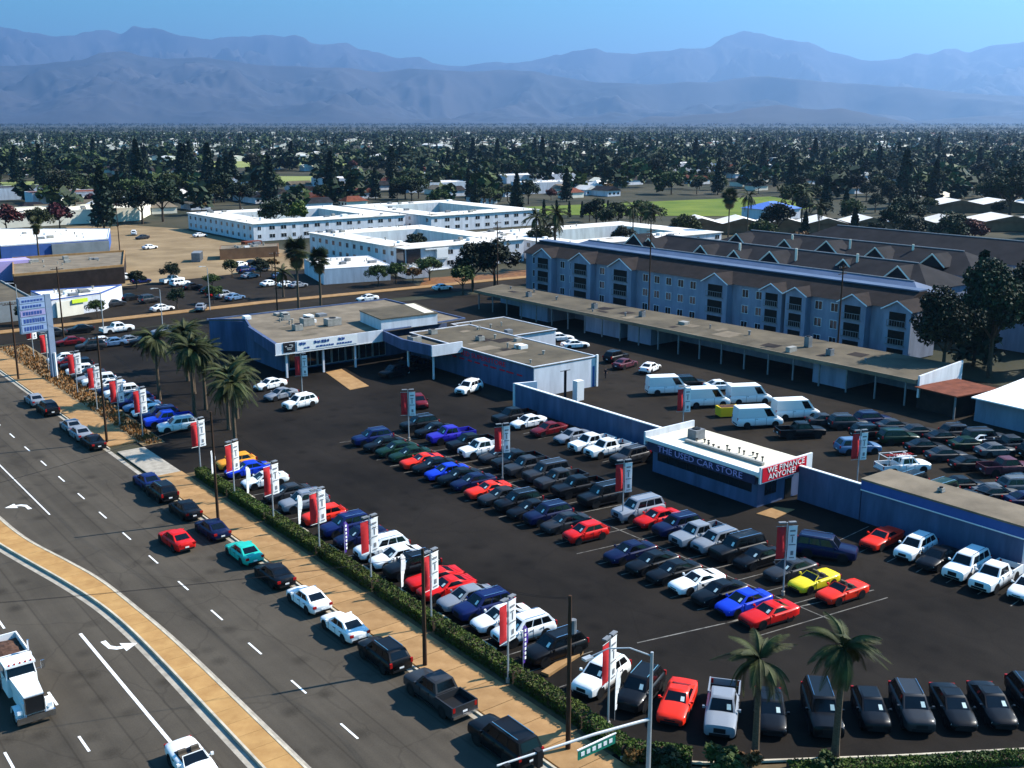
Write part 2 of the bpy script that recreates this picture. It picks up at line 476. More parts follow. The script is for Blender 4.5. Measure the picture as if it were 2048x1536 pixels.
def mountain(name, tab, D, W, na, ns, seed, rough):
    """a range of real terrain: crest at distance D, slopes W deep on either side, gullies running down them"""
    a0, a1 = tab[0][0], tab[-1][0]
    vs_, fs = [], []
    for i in range(na + 1):
        a = a0 + (a1 - a0) * i / na
        ca, sa = math.cos(R(a)), math.sin(R(a))
        te = max(0.0, interp(tab, a))
        Dc = D * (1 + 0.05 * mnoise.noise((a * 0.25, seed, 0)))
        crest = CAM_H + Dc * te
        fade = min(1.0, (a - a0) / 3.0, (a1 - a) / 3.0)
        for j in range(ns + 1):
            s = -1 + 1.5 * j / ns
            r = Dc + s * W
            sh = max(0.0, 1 - abs(s)) ** 0.85
            wx, wy = r * sa / 3300.0, r * ca / 3300.0
            n1 = mnoise.ridged_multi_fractal((wx + seed, wy, seed), 0.9, 2.1, 6, 1.0, 2.0) / 1.86
            n2 = mnoise.fractal((wx * 0.45, wy * 0.45, seed + 5), 1.0, 2.0, 3)
            off = min(1.0, abs(s) * 3.2 + 0.05)
            h = crest * sh * (1 - rough * off * (1 - n1) * 1.5 + rough * off * n2 * 0.35)
            h += crest * 0.03 * mnoise.fractal((wx * 3, wy * 3, seed), 0.9, 2.2, 3)
            h = min(h, crest * (1 - 0.30 * abs(s)))
            vs_.append((r * sa, r * ca, max(-30.0, h * max(0, fade) - 12.0)))
    for i in range(na):
        for j in range(ns):
            k = i * (ns + 1) + j
            fs.append((k, k + ns + 1, k + ns + 2, k + 1))
    me = bpy.data.meshes.new(name)
    me.from_pydata(vs_, [], fs)
    me.materials.append(M['mount'])
    me.shade_smooth()
    o = link(name, me)
    tag(o, None, None, None, 'structure')
    return o


mountain('mountain_range', FAR_RIDGE, 32000, 8600, 700, 130, 3.1, 1.0)
mountain('foothills', NEAR_RIDGE, 20500, 5600, 680, 130, 11.7, 1.0)
mountain('hill', LOW_HILL, 12300, 1900, 120, 20, 21.3, 0.3)

# the air: one even, pale volume round everything
HZ = MB().box(GX0 - 300, GX1 + 300, GY0 - 300, GY1 + 300, -60, 3300)
hz_m = bpy.data.materials.new('haze_air')
hz_m.use_nodes = True
hn = hz_m.node_tree
hn.nodes.remove(hn.nodes['Principled BSDF'])
pv = hn.nodes.new('ShaderNodeVolumePrincipled')
pv.inputs['Color'].default_value = (0.33, 0.58, 1.0, 1)
pv.inputs['Density'].default_value = 0.000047
pv.inputs['Anisotropy'].default_value = 0.48
hn.links.new(pv.outputs[0], hn.nodes['Material Output'].inputs['Volume'])
haze = HZ.build('haze', hz_m)
tag(haze, None, None, None, 'stuff')

# ------------------------------------------------------------------ streets, kerbs, walks, lots
ZS = -0.12
sheet('street', rect(-12, 38.3, -30, 640), ZS, M['street'])
sheet('cross_street', [(38.3, 206.5), (60, 207.0), (100, 210.5), (160, 206), (300, 196), (300, 206), (160, 215.5), (100, 219), (38.3, 217)], ZS + 0.004, M['back_asphalt'])
sheet('near_cross_street', [(38.3, -30), (130, -30), (130, -21), (44.0, 36.5), (38.3, 38.6)], ZS + 0.006, M['street'])
sheet('car_lot', [(42.0, 43.2), (46, 39.6), (56.3, 32.6), (66.6, 26.0), (90, 10), (90.4, 10), (90.4, 206.3), (60, 206.3), (46.5, 205.6), (42.0, 204)], 0.0, M['lot'])
sheet('back_lot', [(90.4, 10), (156, 10), (156, 199.8), (90.4, 206.3)], 0.004, M['back_asphalt'])

# sidewalk of separate slabs
wk = empty('sidewalk', (38.5, 40, 0)); tag(wk, None, None, None, 'structure')
slab = MB().box(0.02, 3.48, 0.03, 2.97, -0.11, 0.02).mesh('slab', M['walk'])
y = 41.2
while y < 204:
    if not (115.3 < y < 128.5):
        link('slab', slab, wk, (0.1, y - 40, 0))
    y += 3.0
MB().box(38.72, 42.0, 115.6, 128.2, -0.1, 0.006).build('driveway', M['concrete'])['kind'] = 'structure'
kb = empty('kerb', (38.3, 40, 0)); tag(kb, None, None, None, 'structure')
ks = MB().box(0, 0.17, 0.006, 5.994, -0.118, 0.028).mesh('kerb_stone', M['kerb'])
y = 40.0
while y < 202:
    if not (114.5 < y < 126.5):
        link('kerb_stone', ks, kb, (0, y - 40, 0))
    y += 6.0
sheet('gutter', rect(37.8, 38.29, -20, 205), ZS + 0.012, M['concrete'])
sheet('planting_strip', [(42.02, 44), (44.3, 44), (44.3, 115), (42.02, 115)], 0.012, M['soil'])
sheet('dry_verge', [(42.02, 128.6), (44.8, 128.6), (46.8, 175), (47.2, 203), (42.02, 203)], 0.012, M['dirt'])
sheet('corner_planting', [(42.1, 43.0), (45.9, 39.4), (66.4, 25.9), (89, 10.6), (87, 9.4), (65.5, 23.8), (45, 37.6), (41.2, 40.8)], 0.010, M['soil'])
ck = empty('corner_kerb', (46, 39.7, 0)); tag(ck, None, None, None, 'structure')
cpts = [(42.3, 43.4), (46.0, 39.75), (56.3, 32.75), (66.6, 26.15), (90, 10.2)]
for i in range(len(cpts) - 1):
    a, b = Vector(cpts[i]), Vector(cpts[i + 1])
    n = max(1, int((b - a).length / 3)); t = (b - a).normalized(); nn = Vector((-t.y, t.x))
    for k in range(n):
        p = a + (b - a) * k / n; q = a + (b - a) * (k + 1) / n - t * 0.02
        MB().prism([(p - nn * .08), (q - nn * .08), (q + nn * .08), (p + nn * .08)], 0.0, 0.15).build('kerb_stone', M['kerb'], ck, (-46, -39.7, 0))
cw = MB().prism([(38.6, 36.4), (44.4, 35.6), (45, 37.5), (41.2, 40.8), (38.6, 41.1)], -0.11, 0.018).build('corner_walk', M['walk'])
tag(cw, None, None, None, 'structure')

# far side of the cross street
fs_ = MB().prism([(38.3, 217.2), (100, 219.2), (160, 215.8), (300, 206.2), (300, 209.2), (160, 219), (100, 222.4), (38.3, 220.4)], -0.1, 0.02).build('far_sidewalk', M['walk'])
tag(fs_, None, None, None, 'structure')
sheet('dealer_yard', [(38.3, 220.5), (100, 222.5), (142, 219.9), (150, 258), (120, 268), (70, 262), (38.3, 262)], -0.02, M['back_asphalt'])
sheet('dirt_lot', [(76, 262.5), (120, 268.5), (150, 262), (150, 330), (150, 398), (137, 430), (118, 430), (104, 330)], -0.03, M['dirt'])
sheet('verge', [(142, 220), (300, 209.4), (300, 214), (150, 230)], -0.01, M['dry_grass'])
sheet('playing_field', [(296, 362), (318, 400), (468, 376), (430, 318), (370, 296), (345, 315)], 0.0, M['lawn'])
sheet('park_lawn', [(330, 1010), (380, 1080), (560, 1010), (520, 880), (400, 900)], 0.0, M['pale_lawn'])
sheet('park_lawn', [(170, 700), (165, 780), (330, 760), (420, 690), (300, 640)], 0.0, M['pale_lawn'])
sheet('side_road', [(430, 196), (470, 218), (560, 262), (556, 268), (466, 224), (425, 203)], -0.01, M['back_asphalt'])

# median
ML = [(17.2, 128), (18.4, 116), (20.11, 105.11), (21.23, 98.97), (22.47, 92.48), (23.45, 86.04), (23.88, 79.99), (24.0, 72.77), (24.0, 64.14), (24.0, 40)]
MR = [(20.4, 128), (21.6, 116), (22.0, 109.4), (22.62, 104.02), (23.92, 97.61), (25.04, 91.14), (25.58, 83.79), (25.95, 76.81), (26.1, 66.64), (26.25, 40)]


def resample(P, n):
    P = [Vector((p[0], p[1], 0)) for p in P]
    # Catmull-Rom then even spacing
    Q = []
    for i in range(len(P) - 1):
        p0, p1, p2, p3 = P[max(i - 1, 0)], P[i], P[i + 1], P[min(i + 2, len(P) - 1)]
        for k in range(12):
            t = k / 12
            Q.append(0.5 * ((2 * p1) + (p2 - p0) * t + (2 * p0 - 5 * p1 + 4 * p2 - p3) * t * t + (3 * p1 - p0 - 3 * p2 + p3) * t ** 3))
    Q.append(P[-1])
    L_ = [0]
    for i in range(1, len(Q)): L_.append(L_[-1] + (Q[i] - Q[i - 1]).length)
    out = []
    for k in range(n + 1):
        d = L_[-1] * k / n
        for i in range(1, len(Q)):
            if L_[i] >= d - 1e-9:
                t = (d - L_[i - 1]) / max(1e-9, L_[i] - L_[i - 1])
                out.append(Q[i - 1].lerp(Q[i], t)); break
    return out


NM = 48
ml, mr_ = resample(ML, NM), resample(MR, NM)
md = empty('median_island', (22, 80, 0)); tag(md, None, None, None, 'structure')
for i in range(NM):
    a, b, c, d = ml[i], mr_[i], mr_[i + 1], ml[i + 1]
    ab = (b - a).normalized(); dc = (c - d).normalized()
    e = 0.022
    f0, f1 = e / max(.1, (d - a).length), e / max(.1, (c - b).length)
    o22 = Vector((22, 80, 0))
    P4 = [(a + ab * .18).lerp(d + dc * .18, f0) - o22, (d + dc * .18) - o22, (c - dc * .18) - o22, (b - ab * .18).lerp(c - dc * .18, f1) - o22]
    MB().prism(P4[::-1], -0.11, 0.10).build('paving_slab', M['median'], md)
    for (u0, u1, v0, v1) in ((a, d, a + ab * .165, d + dc * .165), (b - ab * .165, c - dc * .165, b, c)):
        MB().prism([p - o22 for p in (u0, v0, v1, u1)][::1] if True else [], -0.118, 0.125).build('kerb_stone', M['kerb'], md)
gl = MB()
for i in range(NM):
    a, d = ml[i], ml[i + 1]
    b, c = mr_[i], mr_[i + 1]
    w = (b - a).normalized(); w2 = (c - d).normalized()
    gl.poly([(a - w * .62) + Vector((0, 0, ZS + .01)), (d - w2 * .62) + Vector((0, 0, ZS + .01)), d - w2 * .01 + Vector((0, 0, ZS + .01)), a - w * .01 + Vector((0, 0, ZS + .01))][::-1])
    gl.poly([b + w * .01 + Vector((0, 0, ZS + .01)), c + w2 * .01 + Vector((0, 0, ZS + .01)), c + w2 * .35 + Vector((0, 0, ZS + .01)), b + w * .35 + Vector((0, 0, ZS + .01))][::-1])
tag(gl.build('median_gutter', M['concrete']), None, None, None, 'structure')

# painted markings
mk = empty('lane_marking', (30, 80, ZS + 0.016)); tag(mk, None, None, None, 'structure')


def stripe(x, y0, y1, w=0.15):
    MB().poly([(x - w / 2 - 30, y0 - 80, 0), (x + w / 2 - 30, y0 - 80, 0), (x + w / 2 - 30, y1 - 80, 0), (x - w / 2 - 30, y1 - 80, 0)]).build('stripe', M['white_line'], mk)


for k in range(-10, 16):
    yc = 114.8 + 7.25 * k
    if 40 < yc < 204: stripe(30.45, yc - 1.15, yc + 1.15)
stripe(26.2, 111, 190, 0.14)
stripe(20.65, 61.5, 82.0, 0.24)
for yc in (51.4, 58.7, 66.0, 73.1, 80.4, 87.7, 95, 102, 109.5): stripe(16.15, yc - 1.1, yc + 1.1, 0.17)
for yc in (59.7, 67.0, 74.3, 81.6): stripe(11.85, yc - 1.1, yc + 1.1, 0.17)
stripe(7.5, 40, 140, 0.12)


def turn_arrow(cx, cy, sx, sy):
    sh = [(-0.95, 1.3), (-0.55, 1.3), (-0.5, 0.2), (-0.2, -0.25), (0.15, -0.38), (0.15, 0.18), (1.25, -0.62), (0.15, -1.4), (0.15, -0.83), (-0.35, -0.72), (-0.8, -0.2)]
    p = [(cx + x * sx - 30, cy + y * sy - 80, 0.001) for x, y in sh]
    if sx * sy < 0: p = p[::-1]
    tri = MB()
    n0 = p
    # two convex pieces: curved shaft and head
    S = [n0[0], n0[1], n0[2], n0[3], n0[4], n0[8], n0[9], n0[10]]
    for q in ((0, 1, 2, 7), (7, 2, 3, 6), (6, 3, 4, 5)):
        tri.poly([S[i] for i in q])
    tri.poly([n0[5], n0[6], n0[7]])
    tri.build('turn_arrow', M['white_line'], mk)


turn_arrow(22.4, 78.3, 1, 1)
turn_arrow(24.3, 115.3, -1, -1)

# stall lines in the lot
sl = empty('stall_marking', (65, 80, 0.006)); tag(sl, None, None, None, 'structure')


def stall(x0, y0, x1, y1, w=0.1):
    a, b = Vector((x0 - 65, y0 - 80, 0)), Vector((x1 - 65, y1 - 80, 0))
    t = (b - a).normalized(); n = Vector((-t.y, t.x, 0)) * (w / 2)
    MB().poly([a - n, b - n, b + n, a + n]).build('stripe', M['faded_line'], sl)


for k in range(23): stall(61.9, 115.0 - 3.0 * k, 76.4, 112.8 - 3.0 * k)
for k in range(21): stall(44.5, 112.5 - 3.0 * k, 50.4, 112.0 - 3.0 * k)
for k in range(8): stall(82.5, 110 - 3.0 * k, 88.4, 110 - 3.0 * k)
for k in range(7): stall(83.0, 57 - 2.9 * k, 89.4, 57.5 - 2.9 * k)
stall(69.3, 116.0, 69.1, 46.5)
stall(54.0, 53.9, 76.8, 48.4, 0.12)
# pale oil and patch marks stay in the material; concrete pads
for nm, pts, zz in (('entrance_ramp', [(76.4, 138.0), (79.9, 138.4), (82.3, 151.2), (79.1, 150.6)], 0.05), ('door_pad', [(83.7, 64.5), (87.4, 65.0), (86.4, 66.75), (83.3, 66.6)], 0.06)):
    o = MB().prism(pts, 0.002, zz).build(nm, M['walk']); tag(o, None, None, None, 'structure')

# ------------------------------------------------------------------ buildings
def box_part(name, m, parent, x0, x1, y0, y1, z0, z1, o=(0, 0)):
    return MB().box(x0 - o[0], x1 - o[0], y0 - o[1], y1 - o[1], z0, z1).build(name, m, parent)


def text_part(name, body, size, m, parent, loc, rot, ext=0.02, align='CENTER', sx=1.0):
    cu = bpy.data.curves.new(name, 'FONT')
    cu.body = body; cu.size = size; cu.extrude = ext; cu.align_x = align; cu.align_y = 'CENTER'
    cu.resolution_u = 2; cu.space_line = 0.85
    cu.materials.append(m)
    tmp = bpy.data.objects.new('lettering_source', cu)
    COL.objects.link(tmp)
    bpy.context.view_layer.update()
    me = bpy.data.meshes.new_from_object(tmp.evaluated_get(bpy.context.evaluated_depsgraph_get()))
    bpy.data.objects.remove(tmp)
    if not me.materials: me.materials.append(m)
    o = link(name, me, parent, loc)
    o.rotation_euler = rot; o.scale = (sx, 1, 1)
    return o


def roof_shell(parent, m_roof, m_rim, pts, z, rim=0.35, t=0.25, o=(0, 0)):
    """flat roof with a raised parapet round it"""
    p = [(a - o[0], b - o[1]) for a, b in pts]
    r = MB().prism(p, z - 0.12, z).build('roof', m_roof, parent)
    n = len(p)
    pr = MB()
    for i in range(n):
        a, b = Vector(p[i]), Vector(p[(i + 1) % n])
        d = (b - a).normalized(); nn = Vector((-d.y, d.x)) * t
        e = d * (t if i % 2 == 0 else -0.002)
        q = [a + (d * 0.0), b, b + nn - d * 0.002, a + nn + d * 0.002]
        pr.prism([(v.x, v.y) for v in q], z - 0.02 + 0.003 * (i % 2), z + rim + 0.004 * (i % 2))
    pr.build('parapet', m_rim, r)
    return r


def window_on(parent, m_glass, m_frame, p, u, w, h, fr=0.09, depth=0.06, name='window'):
    """a window: pane on a wall at p (lower left), along unit u, height h; normal is u x z"""
    u = Vector(u); z = Vector((0, 0, 1)); n = u.cross(z)
    p = Vector(p)
    f = MB()
    for (a0, a1, b0, b1) in ((-fr, w + fr, -fr, 0), (-fr, w + fr, h, h + fr), (-fr, 0, 0, h), (w, w + fr, 0, h), (w / 2 - .03, w / 2 + .03, 0, h)):
        q = [p + u * a0 + z * b0, p + u * a1 + z * b0, p + u * a1 + z * b1, p + u * a0 + z * b1]
        m_ = len(f.v)
        f.v += [tuple(x) for x in q] + [tuple(x + n * depth) for x in q]
        for fc in ((4, 5, 6, 7), (0, 1, 5, 4), (1, 2, 6, 5), (2, 3, 7, 6), (3, 0, 4, 7)):
            f.f.append(tuple(m_ + i for i in fc)); f.m.append(0)
    win = MB().poly([p + n * .02, p + u * w + n * .02, p + u * w + z * h + n * .02, p + z * h + n * .02]).build(name, m_glass, parent)
    f.build('frame', m_frame, win)
    return win


def rooftop_unit(x, y, z, sx, sy, sz, label, m='unit_metal', rz=0):
    e = empty('rooftop_unit', (x, y, z), rz, label, 'rooftop unit', 'rooftop units')
    MB().box(-sx / 2, sx / 2, -sy / 2, sy / 2, 0.1, sz).build('casing', M[m], e)
    MB().tube([(0, 0, sz), (0, 0, sz + .12)], min(sx, sy) * .36, 12).build('fan_guard', M['trim'], e)
    MB().box(-sx / 2 - .05, sx / 2 + .05, -sy / 2 - .05, -sy / 2 + .1, 0, .1).box(-sx / 2 - .05, sx / 2 + .05, sy / 2 - .1, sy / 2 + .05, 0, .1).build('base', M['grey_metal'], e)
    return e


def vents(parent, area, z, n, seed, m='unit_metal'):
    g = random.Random(seed)
    for _ in range(n):
        x, y = g.uniform(area[0], area[1]), g.uniform(area[2], area[3])
        if g.random() < .55:
            h = g.uniform(.3, .7); r = g.uniform(.08, .2)
            MB().tube([(x, y, z), (x, y, z + h)], r, 7).tube([(x, y, z + h), (x, y, z + h + .12)], r * 1.7, 7).build('vent', M[m], parent)
        else:
            a, b, h = g.uniform(.4, 1.1), g.uniform(.4, .9), g.uniform(.35, .9)
            MB().box(x - a, x + a, y - b, y + b, z + .002, z + h).build('vent_box', M[g.choice(['unit_metal', 'grey_metal', 'white_paint'])], parent)


def patches(parent, area, z, n, seed, mats):
    g = random.Random(seed)
    for k in range(n):
        x, y = g.uniform(area[0], area[1]), g.uniform(area[2], area[3]); a, b = g.uniform(.6, 2.6), g.uniform(.5, 1.8)
        MB().poly([(x - a, y - b, z + .004 + .001 * k), (x + a, y - b * g.uniform(.7, 1.1), z + .004 + .001 * k), (x + a * .9, y + b, z + .004 + .001 * k), (x - a, y + b * .8, z + .004 + .001 * k)]).build('roof_patch', M[g.choice(mats)], parent)


# --- showroom: angled hall, lettered fascia, canopy, long wing
S0 = (85, 150)
sh = empty('showroom', (85, 150, 0), 0, 'pale blue flat-roofed car showroom with lettered white fascia and long wing', 'showroom')


def S(*a): return [(p[0] - 85, p[1] - 150) for p in a]


MB().prism(S((74, 155.5), (95, 155.5), (107, 157), (107, 178), (71.3, 178), (75.9, 173.8), (74, 167)), 0, 5.3).build('hall_wall', M['blue_wall'], sh)
hp = [(70.9, 150.7), (89.8, 150.4), (95, 150.6), (107.2, 151.5), (107.2, 178.2), (71.0, 178.2), (76.2, 174), (73.8, 166.8)]
roof_shell(sh, M['tan_roof'], M['blue_wall'], hp, 5.45, 0.22, 0.3, S0)
MB().prism(S((70.6, 150.5), (89.7, 150.15), (89.7, 150.37), (70.85, 150.68)), 3.9, 5.75).build('fascia', M['white_wall'], sh)
MB().prism(S((70.55, 150.7), (70.86, 150.72), (73.7, 166.7), (73.45, 166.75)), 3.9, 5.75).build('fascia', M['blue_wall'], sh)
MB().prism(S((70.5, 150.44), (89.7, 150.1), (89.7, 150.14), (70.5, 150.48)), 3.86, 4.0).build('fascia_trim', M['white_paint'], sh)
sb = MB().prism(S((74.2, 150.36), (84.8, 150.14), (84.8, 150.2), (74.2, 150.42)), 4.15, 5.65).build('sign_board', M['white_paint'], sh)
eb = MB().prism(S((71.9, 150.40), (73.9, 150.36), (73.9, 150.44), (71.9, 150.48)), 4.15, 5.7).build('emblem_board', M['ink'], sh)
for k, (u, v, w_, h_) in enumerate(((.2, .75, .3, .12), (.9, .95, .5, .1), (.5, .5, .9, .1), (.55, .25, .7, .12), (1.3, .7, .25, .3))):
    MB().box(71.95 + u - 85, 71.95 + u + w_ - 85, 150.30 - 150, 150.38 - 150, 4.3 + v, 4.3 + v + h_).build('emblem_stroke', M['galv'], eb)
# blurred rows of lettering on the sign: each letter a raised block
rg = random.Random(5)
xx = 74.6
while xx < 84.0:
    w_ = rg.uniform(.32, .62)
    if rg.random() > .14:
        yb = 150.35 - (xx - 74.2) / 10.6 * .22
        l = MB()
        for q in range(3):
            ww = rg.uniform(.12, .2)
            l.box(xx + q * w_ / 3 - 85, xx + q * w_ / 3 + ww - 85, yb - .04 - 150, yb - .005 - 150, 5.02 + rg.uniform(0, .12), 5.38 + rg.uniform(0, .12))
        l.build('letter', M['blue_ink'], sb)
    xx += w_ + .16
xx = 75.4
while xx < 83.6:
    w_ = rg.uniform(.2, .5)
    if rg.random() > .2:
        yb = 150.35 - (xx - 74.2) / 10.6 * .22
        MB().box(xx - 85, xx + w_ - 85, yb - .03 - 150, yb - .005 - 150, 4.42, 4.62 + rg.uniform(0, .08)).build('letter', M['blue_ink'], sb)
    xx += w_ + .14
# glass front set back under the overhang
for k in range(7):
    x = 75.2 + k * 2.6
    window_on(sh, M['dark_window'], M['galv'], (x - 85, 155.48 - 150, .3), (1, 0, 0), 2.3, 3.1)
for x in (72.6, 79, 84.8): MB().box(x - 85.15, x - 84.85, .9, 1.2, 0, 3.95).build('post', M['white_wall'], sh)
# canopy running towards the wing
MB().prism(S((89.9, 150.2), (88.8, 142.2), (89.8, 135.6), (94.9, 135.6), (94.9, 150.2))[::-1], 3.85, 4.3).build('canopy_soffit', M['grey_wall'], sh)
MB().prism(S((89.55, 150.1), (88.3, 142.3), (89.25, 135.3), (89.6, 135.35), (88.7, 142.35), (89.9, 150.1)), 3.95, 5.62).build('canopy_fascia', M['blue_wall'], sh)
MB().prism(S((89.2, 135.0), (94.95, 135.0), (94.95, 135.28), (89.2, 135.28)), 3.9, 5.6).build('canopy_fascia', M['white_wall'], sh)  # paler than the side fascia: sun on this face put into the colour
MB().prism(S((89.8, 135.7), (94.8, 135.7), (94.8, 150), (90.1, 150), (88.9, 142.4)), 4.31, 4.36).build('canopy_deck', M['olive_roof'], sh)
for (x, y) in ((90.2, 136.2), (89.4, 142.2)): MB().box(x - 85.12, x - 84.88, y - 150.12, y - 149.88, 0, 3.9).build('post', M['white_wall'], sh)
# long wing
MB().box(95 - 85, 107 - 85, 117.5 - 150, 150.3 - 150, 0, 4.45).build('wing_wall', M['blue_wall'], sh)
MB().box(95.05 - 85, 106.95 - 85, 117.36 - 150, 117.495 - 150, 0.02, 4.44).build('end_wall', M['white_wall'], sh)  # same wall in a paler colour: sunlight on this end is painted in
roof_shell(sh, M['olive_roof'], M['white_wall'], [(94.8, 117.3), (107.2, 117.3), (107.2, 150.35), (94.8, 150.35)], 4.6, 0.12, 0.22, S0)
MB().box(107.25 - 85, 119 - 85, 141 - 150, 156 - 150, 0, 3.6).build('rear_wing_wall', M['white_wall'], sh)
roof_shell(sh, M['olive_roof'], M['white_wall'], [(107.25, 140.8), (119.2, 140.8), (119.2, 156.2), (107.25, 156.2)], 3.8, 0.1, 0.22, S0)
t_ = text_part('wing_lettering', 'PRE-OWNED SUPERSTORE', 1.05, M['red_sign'], sh, (94.97 - 85, 133 - 150, 3.75), (R(90), 0, R(-90)), 0.02, sx=1.45)
for k in range(12):
    MB().box(94.93 - 85, 94.985 - 85, 120 + k * 2.1 - 150, 121.7 + k * 2.1 - 150 - rg.uniform(0, .8), 2.75, 2.95).build('small_lettering', M['red_sign'], sh)
MB().box(107.0 - 85, 107.35 - 85, 117.1 - 150, 117.4 - 150, 0, 4.9).build('corner_post', M['white_paint'], sh)
MB().box(106.4 - 85, 106.75 - 85, 117.3 - 150, 117.44 - 150, 0, 3.2).build('door', M['blue_band'], sh)
rb = MB().prism(S((91.3, 160.4), (89.8, 146.9 + 4), (100.6, 146.4 + 4), (103, 161.2)), 5.46, 7.3).build('raised_block', M['white_wall'], sh)
MB().prism(S((91.2, 160.5), (89.65, 150.75), (100.7, 150.25), (103.15, 161.3)), 7.3, 7.45).build('roof', M['olive_roof'], rb)
MB().prism(S((98.5, 151.2), (100.3, 151.0), (102.4, 160.6), (100.6, 160.8)), 7.46, 7.5).build('roof_strip', M['cream_roof'], rb)
rooftop_unit(82.5, 163, 5.46, 2.0, 1.6, 1.3, 'boxy rooftop unit in the middle of the showroom roof')
rooftop_unit(86.0, 160.5, 5.46, 2.6, 1.6, 1.2, 'long rooftop unit beside the raised block on the showroom roof')
rooftop_unit(79.2, 160, 5.46, 1.4, 1.4, 1.0, 'small square rooftop unit nearest the showroom fascia')
rooftop_unit(82.0, 170, 5.46, 1.2, 1.2, .9, 'small rooftop unit at the street end of the showroom roof')
rooftop_unit(91.9, 144.2, 4.37, 1.6, 1.8, 1.0, 'dark rooftop unit sunk inside the showroom canopy')
rooftop_unit(100.5, 138, 4.61, 1.1, 1.1, .7, 'small rooftop unit halfway along the showroom wing')
rooftop_unit(97.5, 147.2, 4.61, 1.2, 1.0, .8, 'small rooftop unit at the showroom wing corner by the canopy')

vents(sh, (-10, 4, 12, 27), 5.46, 12, 1); vents(sh, (11, 21, -31, -3), 4.61, 9, 2); vents(sh, (24, 32, -8, 5), 3.81, 4, 3)
patches(sh, (-9, 4, 3, 26), 5.45, 9, 4, ['cream_roof', 'olive_roof', 'tan_roof']); patches(sh, (12, 20, -30, -3), 4.6, 10, 5, ['tan_roof', 'brown_roof', 'olive_roof'])
# --- finance office
of = empty('finance_office', (88, 75, 0), 0, 'small blue office with cream roof and red finance sign on its end', 'office')
O = (88, 75)
box_part('wall', M['blue_wall'], of, 84.8, 91.6, 67.8, 83.0, 0, 3.55, O)
rf = MB().box(84.1 - 88, 92.0 - 88, 67.1 - 75, 83.6 - 75, 3.55, 3.95).build('roof', M['cream_roof'], of)
MB().box(84.02 - 88, 84.22 - 88, 67.1 - 75, 83.6 - 75, 3.7, 4.12).build('parapet', M['white_paint'], rf)
MB().box(84.0 - 88, 92.1 - 88, 83.5 - 75, 83.75 - 75, 3.2, 4.7).build('end_parapet', M['white_wall'], rf)
band = box_part('window_band', M['dark_window'], of, 84.74, 84.82, 68.6, 82.2, 1.5, 2.6, O)
for k in range(10): box_part('mullion', M['trim'], band, 84.70, 84.76, 68.6 + k * 1.5, 68.68 + k * 1.5, 1.5, 2.6, O)
fb = box_part('lettered_fascia', M['navy_board'], of, 84.03, 84.15, 67.6, 83.2, 2.72, 3.66, O)
text_part('lettering', 'THE USED CAR STORE', 0.98, M['lilac_ink'], fb, (84.02 - 88, 75.4 - 75, 3.2), (R(90), 0, R(-90)), 0.015, sx=1.25)
sg = MB().box(83.95 - 88, 92.4 - 88, 66.86 - 75, 67.08 - 75, 2.95, 4.75).build('sign', M['white_paint'], of)
MB().box(84.2 - 88, 91.35 - 88, 66.80 - 75, 66.855 - 75, 3.08, 4.62).build('sign_panel', M['red_sign'], sg)
text_part('sign_lettering', 'WE FINANCE', 0.88, M['white_paint'], sg, (87.95 - 88, 66.78 - 75, 4.22), (R(90), 0, 0), 0.015, sx=1.15)
text_part('sign_lettering', 'ANYONE!', 0.88, M['white_paint'], sg, (87.35 - 88, 66.78 - 75, 3.5), (R(90), 0, 0), 0.015, sx=1.15)
window_on(of, M['dark_window'], M['trim'], (86.0 - 88, 67.76 - 75, 1.2), (1, 0, 0), 1.6, 1.3)
box_part('door', M['trim'], of, 89.2, 90.2, 67.70, 67.8, 0.05, 2.2, O)
rooftop_unit(88.6, 80.0, 3.96, 1.5, 1.3, 1.1, 'dark boxy rooftop unit at the far end of the office roof', 'grey_metal')
# a line of bird spikes and pipe stubs shows as clutter on the roof
for k in range(14):
    yy = 79.0 - k * .72
    e = empty('roof_pipe', (87.6 + rnd.uniform(-.5, 1.1), yy, 3.96), 0, 'short galvanised pipe stub, ' + ORD[k] + ' from the dark unit along the office roof', 'pipe', 'pipe stubs on the office roof')
    h = rnd.uniform(.25, .55)
    MB().tube([(0, 0, 0), (0, 0, h)], .09, 6).build('pipe', M['unit_metal'], e)
    MB().tube([(0, 0, h), (0, 0, h + .1)], .16, 6).build('cap', M['trim'], e)
pl = MB().box(-.2, .2, -5.5, 5.5, 0.05, .35).build('roof_duct', M['unit_metal'], None, (86.6, 74.2, 3.96))
tag(pl, 'long low metal duct along the street side of the office roof', 'duct')

# --- long blue boundary wall and the low building at its end
bw_ = empty('boundary_wall', (90.3, 100, 0), 0, 'long pale blue wall dividing the car lot from the back lot', 'wall')
k = 0
yy = 83.8
while yy < 115.5:
    y1 = min(115.6, yy + 5.3)
    box_part('panel', M['blue_wall'], bw_, 90.15, 90.42, yy + .01, y1 - .01, 0, 3.2, (90.3, 100)); yy = y1
box_part('coping', M['white_paint'], bw_, 90.08, 90.5, 83.8, 115.7, 3.2, 3.32, (90.3, 100))
MB().prism([(90.05 - 90.3, 115.5 - 100), (93.4 - 90.3, 114.6 - 100), (93.4 - 90.3, 114.9 - 100), (90.05 - 90.3, 115.9 - 100)], 0, 3.3).build('return_wall', M['white_wall'], bw_)
b2 = empty('boundary_wall', (90.3, 62, 0), 0, 'short blue wall joining the finance office to the low blue building', 'wall')
for y0, y1 in ((59.2, 62.9), (62.9, 66.8)): box_part('panel', M['blue_wall'], b2, 90.15, 90.42, y0 + .01, y1 - .01, 0, 3.7, (90.3, 62))
box_part('coping', M['white_paint'], b2, 90.1, 90.48, 59.2, 66.8, 3.7, 3.8, (90.3, 62))
